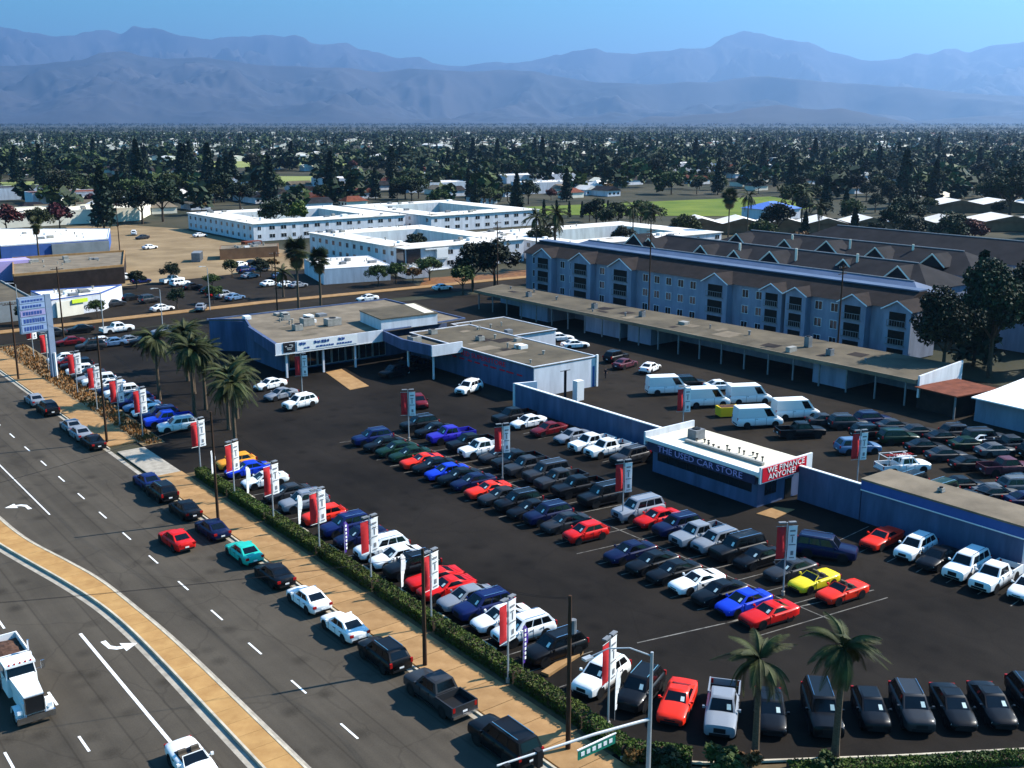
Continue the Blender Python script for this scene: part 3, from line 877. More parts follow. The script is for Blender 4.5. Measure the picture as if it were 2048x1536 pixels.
lb = empty('low_building', (92, 50, 0), 0, 'low blue service building with tan roof beside the white vehicles', 'building')
LO = (92, 50)
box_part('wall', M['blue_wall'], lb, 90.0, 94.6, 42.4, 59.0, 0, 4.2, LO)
box_part('eave_band', M['blue_band'], lb, 89.86, 90.0, 42.3, 59.05, 3.35, 4.3, LO)
box_part('eave_trim', M['white_paint'], lb, 89.80, 89.87, 42.3, 59.05, 3.28, 3.38, LO)
box_part('roof', M['tan_roof'], lb, 89.8, 94.8, 42.2, 59.1, 4.32, 4.5, LO)
box_part('end_wall', M['white_wall'], lb, 89.9, 94.6, 42.2, 42.38, 0, 4.2, LO)  # paler than the long side: sun on this end is in its colour
e = rooftop_unit(92.4, 52, 4.51, .5, .5, .4, 'tiny vent box on the tan roof of the low blue building')

# --- carport along the back
cp = empty('carport', (140, 130, 0), 0, 'long low carport with olive roof in front of the blue hotel', 'carport')
CO = (140, 130)
cpl = [(133.6, 80.4), (147.5, 82.2), (146.8, 110), (144.6, 150), (143.4, 188.5), (133.4, 185.0)]
MB().prism([(a - 140, b - 130) for a, b in cpl], 3.75, 4.0).build('roof', M['olive_roof'], cp)
MB().prism([(a - 140, b - 130) for a, b in ((133.38, 80.3), (133.6, 80.4), (133.42, 184.9), (133.2, 184.9))], 3.5, 4.08).build('fascia', M['tan_roof'], cp)
MB().prism([(a - 140, b - 130) for a, b in ((143.0, 82.3), (147.2, 82.4), (146.5, 110), (144.2, 150), (143.0, 188), (142.6, 188), (142.6, 150), (142.8, 110))], 0, 3.74).build('back_wall', M['hotel_wall'], cp)
for k in range(22): MB().box(133.7 - 140, 133.9 - 140, 82 + k * 4.85 - 130, 82.2 + k * 4.85 - 130, 0, 3.74).build('post', M['grey_metal'], cp)
for y0, y1 in ((93, 99), (134, 140), (142, 152), (163, 172)): MB().box(135.4 - 140, 142.6 - 140, y0 - 130, y1 - 130, 0, 3.74).build('storage_room', M['hotel_wall'], cp)
MB().prism([(a - 140, b - 130) for a, b in ((133.6, 79.9), (147.8, 81.7), (147.8, 81.95), (133.6, 80.2))], 1.6, 4.7).build('end_sign', M['white_wall'], cp)
for i, (x, y) in enumerate(((138, 98), (140.5, 104), (139, 140), (138, 152), (137, 171))): rooftop_unit(x, y, 4.0, .9, .9, 1.0 if i != 1 else 1.7, 'dark vent box on the carport roof, ' + ORD[i] + ' from the sheds', 'grey_metal')

vents(cp, (-5.5, 2.0, -48, 54), 4.0, 12, 6, 'grey_metal'); patches(cp, (-4, 2, -46, 52), 4.0, 22, 7, ['tan_roof', 'brown_roof', 'olive_roof'])
# --- sheds by the back lot
for nm, m_, pts, z, lbl in (('rusty_shed', 'rust_roof', [(132.2, 73.5), (141.0, 72.2), (142, 79.2), (132.8, 80.2)], 3.3, 'shed with a rust red roof beside the carport end'),
                            ('white_shed', 'white_paint', [(131.9, 62.0), (150, 61), (150, 73), (139, 71.9), (132.4, 71.6)], 3.6, 'open shed with a bright white roof at the frame edge')):
    e = empty(nm, (pts[0][0], pts[0][1], 0), 0, lbl, 'shed')
    pp = [(a - pts[0][0], b - pts[0][1]) for a, b in pts]
    MB().prism(pp, z - .15, z).build('roof', M[m_], e)
    c = Vector((sum(p[0] for p in pp) / len(pp), sum(p[1] for p in pp) / len(pp)))
    MB().prism([(c + (Vector(p) - c) * .9 + Vector((.9, .6))) for p in pp], 0, z - .16).build('wall', M['hotel_wall' if nm == 'white_shed' else 'brown_roof'], e)
    for p in pp[:2]: MB().box(p[0] + .2, p[0] + .4, p[1] + .2, p[1] + .4, 0, z - .15).build('post', M['grey_metal'], e)

# --- hotel: long three-storey block with gabled bays
ht = empty('hotel', (160, 148, 0), 0, 'long three-storey blue hotel with gabled bays behind the carport', 'hotel')
HO = (160, 148)
HX = 157.0
MB().box(HX - 160, 168 - 160, 98.5 - 148, 197 - 148, 0, 9.2).build('wall', M['hotel_wall'], ht)
# main roof: slope up from the eaves to a flat ridge strip of metal
mr2 = MB()
mr2.poly([(HX - .6 - 160, 98 - 148, 9.2), (HX - .6 - 160, 197.5 - 148, 9.2), (161.5 - 160, 197.5 - 148, 11.6), (161.5 - 160, 98 - 148, 11.6)][::-1])
mr2.poly([(168.6 - 160, 98 - 148, 9.2), (163.5 - 160, 98 - 148, 11.6), (163.5 - 160, 197.5 - 148, 11.6), (168.6 - 160, 197.5 - 148, 9.2)][::-1])
mr2.poly([(161.5 - 160, 98 - 148, 11.6), (161.5 - 160, 197.5 - 148, 11.6), (163.5 - 160, 197.5 - 148, 11.6), (163.5 - 160, 98 - 148, 11.6)][::-1])
for yy in (98, 197.5):
    mr2.poly([(HX - .6 - 160, yy - 148, 9.2), (161.5 - 160, yy - 148, 11.6), (163.5 - 160, yy - 148, 11.6), (168.6 - 160, yy - 148, 9.2)])
hr = mr2.build('roof', M['brown_roof'], ht)
MB().box(161.2 - 160, 163.9 - 160, 98 - 148, 197.5 - 148, 11.62, 11.85).build('ridge_cap', M['blue_roof'], hr)
bays = [(188.85, 6.0), (175.96, 6.6), (163.32, 6.6), (137.1, 6.0), (123.62, 4.6), (118.29, 4.4), (106.5, 5.2), (97.95, 5.0)]
for i, (yc, w) in enumerate(bays):
    b = MB().box(155.4 - 160, HX - .004 - 160, yc - w / 2 - 148, yc + w / 2 - 148, 0, 9.2).build('bay', M['hotel_wall'], ht)
    g = MB(); x0, x1 = 155.0 - 160, 160.8 - 160; y0, y1 = yc - w / 2 - .4 - 148, yc + w / 2 + .4 - 148; zt = 9.2 + w * .30
    g.poly([(x0, y0, 9.15), (x1, y0, 9.15), (x1, yc - 148, zt), (x0, yc - 148, zt)])
    g.poly([(x0, y1, 9.15), (x0, yc - 148, zt), (x1, yc - 148, zt), (x1, y1, 9.15)])
    g.build('gable_roof', M['brown_roof'], b)
    MB().poly([(155.38 - 160, y0 + .3, 9.2), (155.38 - 160, yc - 148, zt - .12), (155.38 - 160, y1 - .3, 9.2)]).build('gable_face', M['hotel_wall'], b)
    tr = MB()
    for s in (y0, y1):
        tr.tube([(x0 - .02, s, 9.1), (x0 - .02, yc - 148, zt)], .11, 4)
    tr.build('barge_board', M['white_paint'], b)
    for fl in range(3):
        z0 = .5 + fl * 3.0
        v = MB().box(155.36 - 160, 155.4 - .003 - 160, yc - w * .30 - 148, yc + w * .30 - 148, z0, z0 + 2.3).build('balcony_opening', M['recess_shade'], b)  # flat dark panel on the bay face: the recess shade is painted
        rl = MB().box(155.0 - 160, 155.06 - 160, yc - w * .34 - 148, yc + w * .34 - 148, z0 + .95, z0 + 1.05)
        for q in range(8): rl.box(155.0 - 160, 155.05 - 160, yc - w * .33 + q * w * .66 / 7 - 148, yc - w * .33 + q * w * .66 / 7 + .05 - 148, z0, z0 + .95)
        rl.box(154.98 - 160, 155.36 - 160, yc - w * .34 - 148, yc + w * .34 - 148, z0 - .12, z0)
        rl.build('balcony', M['grey_metal'], v)
ys = 100.6
while ys < 196:
    if all(abs(ys + .7 - yc) > w / 2 + 1.0 for yc, w in bays):
        for fl in range(3):
            window_on(ht, M['dark_window'], M['white_wall'], (HX - 160, ys + 1.4 - 148, 1.0 + fl * 3.0), (0, -1, 0), 1.4, 1.4)
    ys += 3.3
for i, (y0, y1) in enumerate(((113, 129), (150, 165), (168, 177))):
    pass
# rear blocks of the hotel: grey hipped roofs with white gablets
def hip(name, x0, x1, y0, y1, zw, zr, m_wall, m_roof, label, cat='building', group=None):
    e = empty(name, ((x0 + x1) / 2, (y0 + y1) / 2, 0), 0, label, cat, group)
    hx, hy = (x1 - x0) / 2, (y1 - y0) / 2
    MB().box(-hx, hx, -hy, hy, 0, zw).build('wall', m_wall, e)
    ov = .5; a, b = hx + ov, hy + ov
    r = MB()
    if hx > hy:
        k = hx - hy * .9
        p = [(-k, 0, zr), (k, 0, zr)]
        r.poly([(-a, -b, zw), (a, -b, zw), p[1], p[0]]).poly([(a, b, zw), (-a, b, zw), p[0], p[1]]).poly([(a, -b, zw), (a, b, zw), p[1]]).poly([(-a, b, zw), (-a, -b, zw), p[0]])
    else:
        k = hy - hx * .9
        p = [(0, -k, zr), (0, k, zr)]
        r.poly([(a, -b, zw), (a, b, zw), p[1], p[0]]).poly([(-a, b, zw), (-a, -b, zw), p[0], p[1]]).poly([(-a, -b, zw), (a, -b, zw), p[0]]).poly([(a, b, zw), (-a, b, zw), p[1]])
    r.poly([(-a, b, zw - .01), (a, b, zw - .01), (a, -b, zw - .01), (-a, -b, zw - .01)])
    rf_ = r.build('roof', m_roof, e)
    if zr > 10: MB().tube([p[0], p[1]], .18, 5).build('ridge_trim', M['grey_metal'], rf_)
    return e


h2 = [hip('hotel_annexe', 172, 184, 104, 204, 8.0, 10.6, M['hotel_wall'], M['blue_roof'], 'hotel annexe with pale blue metal roof right behind the gabled front'),
      hip('hotel_annexe', 187, 203, 112, 196, 7.8, 11.6, M['hotel_wall'], M['grey_roof'], 'broad slate-roofed hotel annexe, nearest behind the pale blue roof'),
      hip('hotel_annexe', 211, 228, 116, 190, 7.8, 11.8, M['hotel_wall'], M['grey_roof'], 'slate-roofed hotel annexe in the middle of the hotel blocks'),
      hip('hotel_annexe', 238, 256, 112, 184, 7.6, 12.0, M['hotel_wall'], M['grey_roof'], 'slate-roofed hotel annexe farthest back, below the white zigzag roofs'),
      hip('hotel_annexe', 182, 262, 86, 102, 7.6, 11.8, M['hotel_wall'], M['grey_roof'], 'long slate-roofed hotel wing behind the big dark tree')]
for i, (x, y, z, s) in enumerate(((190, 187, 9.2, 1), (194, 134, 9.0, 1), (192, 120, 9.2, 1), (214, 180, 9.4, 1), (214, 140, 9.5, 1), (188, 190, 9, 1.5), (190, 170, 9.2, .9), (190, 150, 9.2, 1.1), (214, 165, 9.4, .9), (214, 126, 9.4, 1.0), (190, 160, 9.2, .8), (214, 153, 9.4, 1.2))):
    par = h2[1] if x < 208 else h2[2]
    q = MB(); dx, dy = x - par.location.x, y - par.location.y; w = 3.0 * s
    q.poly([(dx - 3, dy - w, z - .4), (dx - 3, dy + w, z - .4), (dx - 3, dy, z + 2.2 * s)][::-1])
    q.poly([(dx - 3, dy - w, z - .4), (dx + 3, dy - w, z - .4), (dx + 3, dy, z + 2.2 * s), (dx - 3, dy, z + 2.2 * s)])
    q.poly([(dx - 3, dy + w, z - .4), (dx - 3, dy, z + 2.2 * s), (dx + 3, dy, z + 2.2 * s), (dx + 3, dy + w, z - .4)])
    d = q.build('dormer', M['grey_roof'], par)
    b = MB()
    for sg_ in (-1, 1): b.tube([(dx - 3.05, dy + sg_ * w, z - .4), (dx - 3.05, dy, z + 2.2 * s)], .16, 4)
    b.build('barge_board', M['cream_wall'], d)
for i, (x, y, par) in enumerate(((189, 160, 1), (191, 146, 1), (193, 132, 1), (214, 165, 2), (216, 150, 2), (218, 135, 2))):
    MB().tube([(x - h2[par].location.x, y - h2[par].location.y, 8.5), (x - h2[par].location.x, y - h2[par].location.y, 12.4)], .28, 6).build('vent_pipe', M['cream_wall'], h2[par])

# --- white motel blocks round courtyards
def motel(name, x0, x1, y0, y1, c0, c1, d0, d1, zh, label, nwx, nwy, m_front, stair=None):
    e = empty(name, (x0, y0, 0), 0, label, 'motel', 'white motel blocks')
    X, Y = x1 - x0, y1 - y0
    cx0, cx1, cy0, cy1 = c0 - x0, c1 - x0, d0 - y0, d1 - y0
    MB().box(0, X, 0, cy0, 0, zh - .2).build('wing', m_front, e)
    MB().box(0, X, cy1, Y, 0, zh - .2).build('wing', m_front, e)
    MB().box(0, cx0, cy0 + .004, cy1 - .004, 0, zh - .2).build('wing', m_front, e)
    MB().box(cx1, X, cy0 + .004, cy1 - .004, 0, zh - .2).build('wing', m_front, e)
    o_ = .4
    r = MB()
    for a in ((-o_, X + o_, -o_, cy0), (-o_, X + o_, cy1, Y + o_), (-o_, cx0, cy0 + .005, cy1 - .005), (cx1, X + o_, cy0 + .005, cy1 - .005)):
        r.box(a[0], a[1], a[2], a[3], zh - .2, zh)
    r.build('roof', M['white_roof'], e)
    MB().poly([(cx0, cy0, .05), (cx1, cy0, .05), (cx1, cy1, .05), (cx0, cy1, .05)]).build('courtyard', M['lawn'], e)
    vents(e, (1, cx0 - 1, 1, Y - 1), zh, 9, int(x0)); vents(e, (cx0, X - 1, 1, cy0 - 1), zh, 9, int(x0) + 1); vents(e, (cx0, X - 1, cy1 + 1, Y - 1), zh, 6, int(x0) + 2)
    patches(e, (1, X - 1, 1, cy0 - 2), zh, 5, int(y0), ['cream_roof', 'tan_roof']); patches(e, (1, cx0 - 2, 1, Y - 1), zh, 5, int(y0) + 1, ['cream_roof', 'tan_roof'])
    for fl in range(2):
        z0 = 1.0 + fl * (zh - .6) / 2
        for k in range(nwx):
            xx = 1.5 + (X - 4.5) * k / max(1, nwx - 1)
            window_on(e, M['dark_window'], M['white_paint'], (xx, 0, z0), (1, 0, 0), 2.0 if k % 3 else 1.2, 1.25, .06, .04)
        for k in range(nwy):
            yy = 2.5 + (Y - 5) * k / max(1, nwy - 1)
            window_on(e, M['dark_window'], M['white_wall'], (0, yy + .7, z0), (0, -1, 0), 1.4, 1.25, .06, .04)
    return e


motel('motel_block', 152.5, 212, 337, 394, 164, 201, 349, 383, 6.0, 'white two-storey motel block beyond the dirt lot, leafy courtyard', 14, 12, M['white_wall'])
mB = motel('motel_block', 152.0, 192, 242, 296, 160, 184, 252, 286, 6.4, 'white motel block with dark glazed corner, nearest the cross street', 4, 13, M['white_wall'])
MB().box(0.3, 4.5, -.5, -.01, 0, 6.1).box(-.45, -.01, .2, 3.8, 0, 6.1).build('glazed_corner', M['dark_window'], mB)
MB().box(6, 13.5, -.7, -.05, 0, .25).box(6, 13.5, -.7, -.05, 2.9, 3.2).box(6, 13.5, -.7, -.05, 5.6, 5.9).box(9.6, 13.2, -.75, -.02, 3.2, 5.6).build('stair_landing', M['white_paint'], mB)
motel('motel_block', 216, 266, 326, 390, 226, 256, 338, 380, 6.0, 'white motel block farthest back beside the playing field', 11, 6, M['white_wall'])
motel('motel_block', 196, 258, 226, 272, 206, 248, 236, 262, 5.6, 'white motel block behind the palms and the hotel end', 8, 6, M['white_wall'])

# --- buildings on the far side of the cross street
def flat_building(name, pts, zh, m_wall, m_roof, label, rim=.3, m_rim=None, cat='building', group=None):
    o = pts[0]
    e = empty(name, (o[0], o[1], 0), 0, label, cat, group)
    p = [(a - o[0], b - o[1]) for a, b in pts]
    MB().prism(p, 0, zh - .16).build('wall', m_wall, e)
    roof_shell(e, m_roof, m_rim or m_wall, p, zh, rim, .25)
    xs, ys_ = [q[0] for q in p], [q[1] for q in p]
    if pts[0][1] < 480:
        cx_, cy_ = sum(xs) / len(xs), sum(ys_) / len(ys_); wx_, wy_ = (max(xs) - min(xs)) * .25, (max(ys_) - min(ys_)) * .25
        vents(e, (cx_ - wx_, cx_ + wx_, cy_ - wy_, cy_ + wy_), zh, 14, int(pts[0][0] * 7 + pts[0][1]))
    return e


db = flat_building('dealer_building', [(58.6, 228.5), (69.5, 231.5), (77, 241), (58.4, 243.2)], 3.6, M['white_wall'], M['white_roof'], 'small dealer building with cream front and lime sign behind the tall signboard', .25, M['blue_band'])
MB().prism([(.9, -.25), (6.6, 1.35), (6.5, 1.6), (.8, .02)], 0, 3.2).build('front_wall', M['cream_wall'], db)
for (x, w_) in ((1.3, 1.0), (5.0, 1.4)):
    window_on(db, M['dark_window'], M['trim'], (x, -.27 + x * .28 - .1, .9), (.962, .27, 0), w_, 1.3)
MB().prism([(4.2, .38), (7.6, 1.36), (7.55, 1.56), (4.15, .58)], 2.5, 3.3).build('lime_sign', M['lime'], db)
ls_ = flat_building('long_store', [(73.2, 333.5), (104, 334.5), (114.6, 365.5), (85.6, 388)], 4.3, M['blue_band'], M['white_roof'], 'long store with bright white roof and blue front wall', .2, M['white_wall'])
MB().box(14, 30.6, -.25, .3, .05, 3.9).build('dark_front', M['grey_wall'], ls_)
flat_building('tan_store', [(60.5, 266.5), (86.6, 268.2), (97.3, 299.2), (68.6, 300.6)], 4.2, M['brown_roof'], M['tan_roof'], 'tan store with cluttered roof beside the dirt lot', .5, M['walk'])
flat_building('mansard_store', [(42, 229), (56, 230), (57, 262), (42, 262)], 3.8, M['grey_wall'], M['olive_roof'], 'dark low store at the frame edge behind the street sign')
e = MB().prism([(0, 0), (8, .3), (8.2, 6), (0, 6)], 0, 5.0).build('clad_block', M['lilac_ink'], None, (62.5, 290, 0)); tag(e, 'lilac clad block standing behind the tan store roof', 'building')
flat_building('strip_mall', [(62, 436), (150, 440), (165, 468), (62, 470)], 5.0, M['cream_wall'], M['cream_roof'], 'cream strip mall with stepped roofs behind the red-leaved trees', .5)
flat_building('strip_mall_tower', [(72, 505), (100, 507), (104, 528), (72, 528)], 9.5, M['orange_wall'], M['cream_roof'], 'orange and white tower block at the frame edge behind the strip mall', .4)
flat_building('garage_block', [(124, 298), (141, 295), (145, 303), (128, 307)], 3.0, M['brown_wall'], M['tan_roof'], 'low brown garage at the edge of the dirt lot', .1)
flat_building('bungalow_office', [(124.5, 236.0), (141.5, 232.5), (147, 253), (130, 257)], 3.8, M['white_wall'], M['white_roof'], 'low bungalow office with pale roof beside the fan palms', .1)
flat_building('white_shop', [(146, 232), (152.0, 231), (153, 237), (147, 238)], 2.6, M['white_wall'], M['tan_roof'], 'tiny white shop by the leafy shrubs across the street', .1)

# school with zigzag white roofs beyond the hotel
def zigzag(name, x, y, L_, W_, n, ang, label, m_=None, h=3.6, rise=2.0):
    e = empty(name, (x, y, 0), R(ang), label, 'school building', 'zigzag roofed school buildings')
    MB().box(.6, L_ - .6, .6, W_ - .6, 0, h).build('wall', M['brown_wall'], e)
    r = MB(); d = L_ / n
    for i in range(n):
        a = i * d
        r.poly([(a, 0, h), (a + d / 2, 0, h + rise), (a + d / 2, W_, h + rise), (a, W_, h)][::-1])
        r.poly([(a + d / 2, 0, h + rise), (a + d, 0, h), (a + d, W_, h), (a + d / 2, W_, h + rise)][::-1])
        r.poly([(a, 0.02, h), (a + d, 0.02, h), (a + d / 2, 0.02, h + rise)], 1)
    r.build('roof', [m_ or M['white_roof'], M['brown_wall']], e)
    return e


zigzag('school_block', 284, 268, 60, 16, 4, -38, 'white zigzag-roofed school block behind the palms, next to the field')
zigzag('school_block', 334, 232, 46, 16, 3, -36, 'white zigzag-roofed school block in the middle of the three')
zigzag('school_block', 378, 206, 62, 18, 3, -36, 'white zigzag-roofed school block nearest the big trees')
zigzag('school_block', 440, 262, 60, 18, 3, -36, 'white zigzag-roofed school block farthest back')
hip('blue_roofed_hall', 352, 370, 282, 298, 4.2, 7.0, M['white_wall'], M['blue_metal'], 'hall with a bright blue roof beside the playing field')

# ------------------------------------------------------------------ trees and plants
npr = np.random.default_rng(11)


def quads_mesh(name, C, U, V, m):
    """one mesh of quads: centres C, half-axes U and V (n x 3)"""
    n = len(C)
    v = np.stack([C - U - V, C + U - V, C + U + V, C - U + V], axis=1).reshape(-1, 3)
    me = bpy.data.meshes.new(name)
    me.vertices.add(4 * n)
    me.vertices.foreach_set('co', v.astype(np.float32).ravel())
    me.loops.add(4 * n)
    me.loops.foreach_set('vertex_index', np.arange(4 * n, dtype=np.int32))
    me.polygons.add(n)
    me.polygons.foreach_set('loop_start', np.arange(0, 4 * n, 4, dtype=np.int32))
    me.polygons.foreach_set('loop_total', np.full(n, 4, dtype=np.int32))
    me.materials.append(m)
    me.update(calc_edges=True)
    return me


def unit(n):
    a = npr.normal(size=(n, 3)); return a / np.linalg.norm(a, axis=1, keepdims=True)


def leaf_axes(n, size, up=0.35):
    N = unit(n); N[:, 2] = np.abs(N[:, 2]) + up; N /= np.linalg.norm(N, axis=1, keepdims=True)
    T = unit(n); U = np.cross(N, T); U /= np.linalg.norm(U, axis=1, keepdims=True)
    V = np.cross(N, U)
    s = size * npr.uniform(.6, 1.3, size=(n, 1))
    return U * s, V * s * npr.uniform(.5, .9, size=(n, 1))


def crown_broad(name, r, h, z0, nc, nl, size, m):
    """clumps over an uneven dome, leaves over each clump"""
    cs = []
    for _ in range(nc):
        d = unit(1)[0]; d[2] = abs(d[2]) * 1.1 - .25
        rr = npr.uniform(.45, .95)
        cs.append((d[0] * r * rr, d[1] * r * rr, z0 + h * .5 + d[2] * h * .55 * rr))
    cs = np.array(cs)
    cr = npr.uniform(.26, .48, size=nc) * r
    per = nl // nc
    C = np.concatenate([cs[i] + unit(per) * (cr[i] * npr.uniform(.55, 1.08, size=(per, 1))) * np.array([1, 1, .75]) for i in range(nc)])
    U, V = leaf_axes(len(C), size)
    return quads_mesh(name, C, U, V, m)


def crown_cone(name, r, h, z0, nl, size, m, pw=1.0):
    t = npr.uniform(0, 1, size=nl) ** .8
    lay = np.floor(t * 13) / 13 + npr.uniform(0, .05, size=nl)
    rad = r * (1 - lay) ** pw * npr.uniform(.35, 1.05, size=nl) * (1 + .25 * np.sin(npr.uniform(0, 6, size=nl) * 3))
    an = npr.uniform(0, 2 * np.pi, size=nl)
    C = np.stack([rad * np.cos(an), rad * np.sin(an), z0 + h * lay - rad * .22], axis=1)
    U, V = leaf_axes(nl, size, .1)
    return quads_mesh(name, C, U, V, m)


def trunk_mesh(h, r, br, seed, m):
    g = random.Random(seed); t = MB()
    pts = [(0, 0, -.1)]
    for k in range(1, 5): pts.append((pts[-1][0] + g.uniform(-.1, .1) * h * .2, pts[-1][1] + g.uniform(-.1, .1) * h * .2, h * k / 4))
    t.tube(pts, [r, r * .85, r * .7, r * .55, r * .35], 6)
    for k in range(br):
        b = pts[2 + k % 2]; a = g.uniform(0, 6.28); l = h * g.uniform(.35, .6)
        t.tube([b, (b[0] + math.cos(a) * l * .5, b[1] + math.sin(a) * l * .5, b[2] + l * .5), (b[0] + math.cos(a) * l, b[1] + math.sin(a) * l, b[2] + l * .8)], [r * .5, r * .35, r * .15], 5)
    return t.mesh('trunk', m)


TP = {}
last_tree = [None]


def tp(key, cm, tm): TP[key] = (cm, tm)


for i in range(4):
    tp('broad%d' % i, crown_broad('crown', 4.6, 6.5, 2.6, 16 + 3 * i, 3400, .25, M['leaf']), trunk_mesh(4.8, .32, 5, i, M['bark']))
for i in range(2):
    tp('dark%d' % i, crown_broad('crown', 4.8, 8.0, 2.4, 20 + 4 * i, 3600, .26, M['leaf_dark']), trunk_mesh(6, .35, 5, 10 + i, M['bark']))
tp('bright0', crown_broad('crown', 3.6, 4.6, 1.6, 15, 1800, .28, M['leaf_bright']), trunk_mesh(3.2, .22, 4, 20, M['bark']))
tp('red0', crown_broad('crown', 3.6, 4.8, 1.8, 16, 1900, .26, M['leaf_red']), trunk_mesh(3.4, .22, 4, 21, M['bark']))
tp('rust0', crown_broad('crown', 3.0, 4.0, 1.4, 13, 1500, .26, M['leaf_rust']), trunk_mesh(3, .2, 4, 22, M['bark']))
for i in range(2):
    tp('con%d' % i, crown_cone('crown', 3.4, 15.5, 1.6, 1900, .5, M['leaf_con'], .9), trunk_mesh(14, .3, 0, 30 + i, M['bark']))
tp('cyp0', crown_cone('crown', 1.5, 12.5, .5, 1300, .38, M['leaf_con'], .55), trunk_mesh(9, .2, 0, 33, M['bark']))
tp('bush0', crown_broad('crown', 1.5, 1.7, .0, 9, 900, .15, M['leaf']), trunk_mesh(1, .08, 3, 40, M['bark']))
tp('bushb', crown_broad('crown', 1.5, 1.7, .0, 9, 900, .15, M['leaf_bright']), trunk_mesh(1, .08, 3, 41, M['bark']))
tp('bushr', crown_broad('crown', 1.4, 1.5, .0, 9, 900, .15, M['leaf_rust']), trunk_mesh(1, .08, 3, 42, M['bark']))
tp('bigdark', crown_broad('crown', 5.6, 11.5, 2.5, 44, 17000, .19, M['leaf_dark']), trunk_mesh(9, .42, 7, 50, M['bark']))


def tree(key, x, y, s, label, group=None, name='tree', sz=1.0, z=0, cat='tree'):
    e = empty(name, (x, y, z), rnd.uniform(0, 6.28), label, cat, group)
    k = s * rnd.uniform(.95, 1.05)
    e.scale = (k, k, k * sz)
    link('crown', TP[key][0], e)
    link('trunk', TP[key][1], e)
    last_tree[0] = e
    return e


# --- palms
def frond_mesh(L_, droop, nl, wl, m, name='frond'):
    """one feather frond along +X, arching up then over"""
    t = MB()
    P = []
    for k in range(9):
        u = k / 8
        P.append(Vector((L_ * (u * (1 - .18 * u)), 0, L_ * (.38 * u - droop * u * u))))
    t.tube(P, [.035 * (1 - .8 * k / 8) + .006 for k in range(9)], 4)
    for k in range(nl):
        u = .12 + .86 * k / nl
        i = min(7, int(u * 8)); f = u * 8 - i
        p = P[i].lerp(P[i + 1], f); tg = (P[i + 1] - P[i]).normalized()
        ll = wl * math.sin(math.pi * min(.98, u * .9 + .1)) ** .6
        for s in (-1, 1):
            d = (Vector((0, s, 0)) * .8 + tg * .55 + Vector((0, 0, -.35 - .3 * u))).normalized()
            w = tg * .036
            t.poly([p - w, p + w, p + d * ll * .6 + w * .8 + Vector((0, 0, -.02)), p + d * ll])
    return t.mesh(name, m)


FROND = [frond_mesh(2.9, .60, 34, .66, M['frond']), frond_mesh(2.7, .95, 34, .64, M['frond']), frond_mesh(2.4, 1.3, 30, .58, M['frond'])]


def feather_palm(x, y, h, label, s=1.0, group='feather palms', n=60, z=0):
    e = empty('palm_tree', (x, y, z), rnd.uniform(0, 6), label, 'palm tree', group)
    lean = rnd.uniform(-.25, .25)
    t = MB()
    pts = [(lean * (k / 8) ** 2, 0, h * k / 8) for k in range(9)]
    t.tube(pts, [.26 * (1 - .4 * k / 8) + (.05 if k == 0 else 0) for k in range(9)], 9)
    t.build('trunk', M['palm_trunk'], e)
    MB().tube([(lean, 0, h - .7), (lean, 0, h + .2)], [.16, .2], 7).build('crownshaft', M['frond'], e)
    for k in range(n):
        f = FROND[0 if k % 3 == 0 else (1 if k % 3 == 1 else 2)]
        o = link('frond', f, e, (lean, 0, h + .1))
        o.rotation_euler = (rnd.uniform(-.25, .25), R(-62 + 100 * ((k * .7548 + .1) % 1) ** 1.2), k * 2.399 + rnd.uniform(-.2, .2))
        q = s * rnd.uniform(.85, 1.1); o.scale = (q, q, q)
    return e


def fan_leaf_mesh():
    t = MB(); st = Vector((.75, 0, .1))
    t.tube([(0, 0, 0), st], .02, 4)
    for k in range(15):
        a = R(-105 + 210 * k / 14)
        d = Vector((math.cos(a), math.sin(a), -.25 - .12 * abs(math.sin(a))))
        n = Vector((-math.sin(a), math.cos(a), 0)) * .075
        t.poly([st, st + d * .45 - n, st + d * 1.0, st + d * .45 + n])
    return t


FAN = fan_leaf_mesh().mesh('fan_leaf', M['frond'])
FAN_DRY = fan_leaf_mesh().mesh('dry_fan_leaf', M['dry_frond'])


def fan_palm(x, y, h, label, s=1.0, group='fan palms', n=40, skirt=22):
    e = empty('fan_palm', (x, y, 0), rnd.uniform(0, 6), label, 'palm tree', group)
    pts = [(0, 0, h * k / 8) for k in range(9)]
    MB().tube(pts, [.30 * (1 - .45 * k / 8) for k in range(9)], 8).build('trunk', M['palm_trunk'], e)
    for k in range(n):
        o = link('frond', FAN, e, (0, 0, h)); el = -78 + 125 * ((k * .7548) % 1)
        o.rotation_euler = (0, R(el), k * 2.399); q = s * rnd.uniform(1.2, 1.5); o.scale = (q, q, q)
    for k in range(skirt):
        o = link('dry_frond', FAN_DRY, e, (0, 0, h - .3 - 1.2 * ((k * .37) % 1)))
        o.rotation_euler = (0, R(55 + 25 * ((k * .7548) % 1)), k * 2.399); q = s * rnd.uniform(1.0, 1.2); o.scale = (q, q, q)
    return e


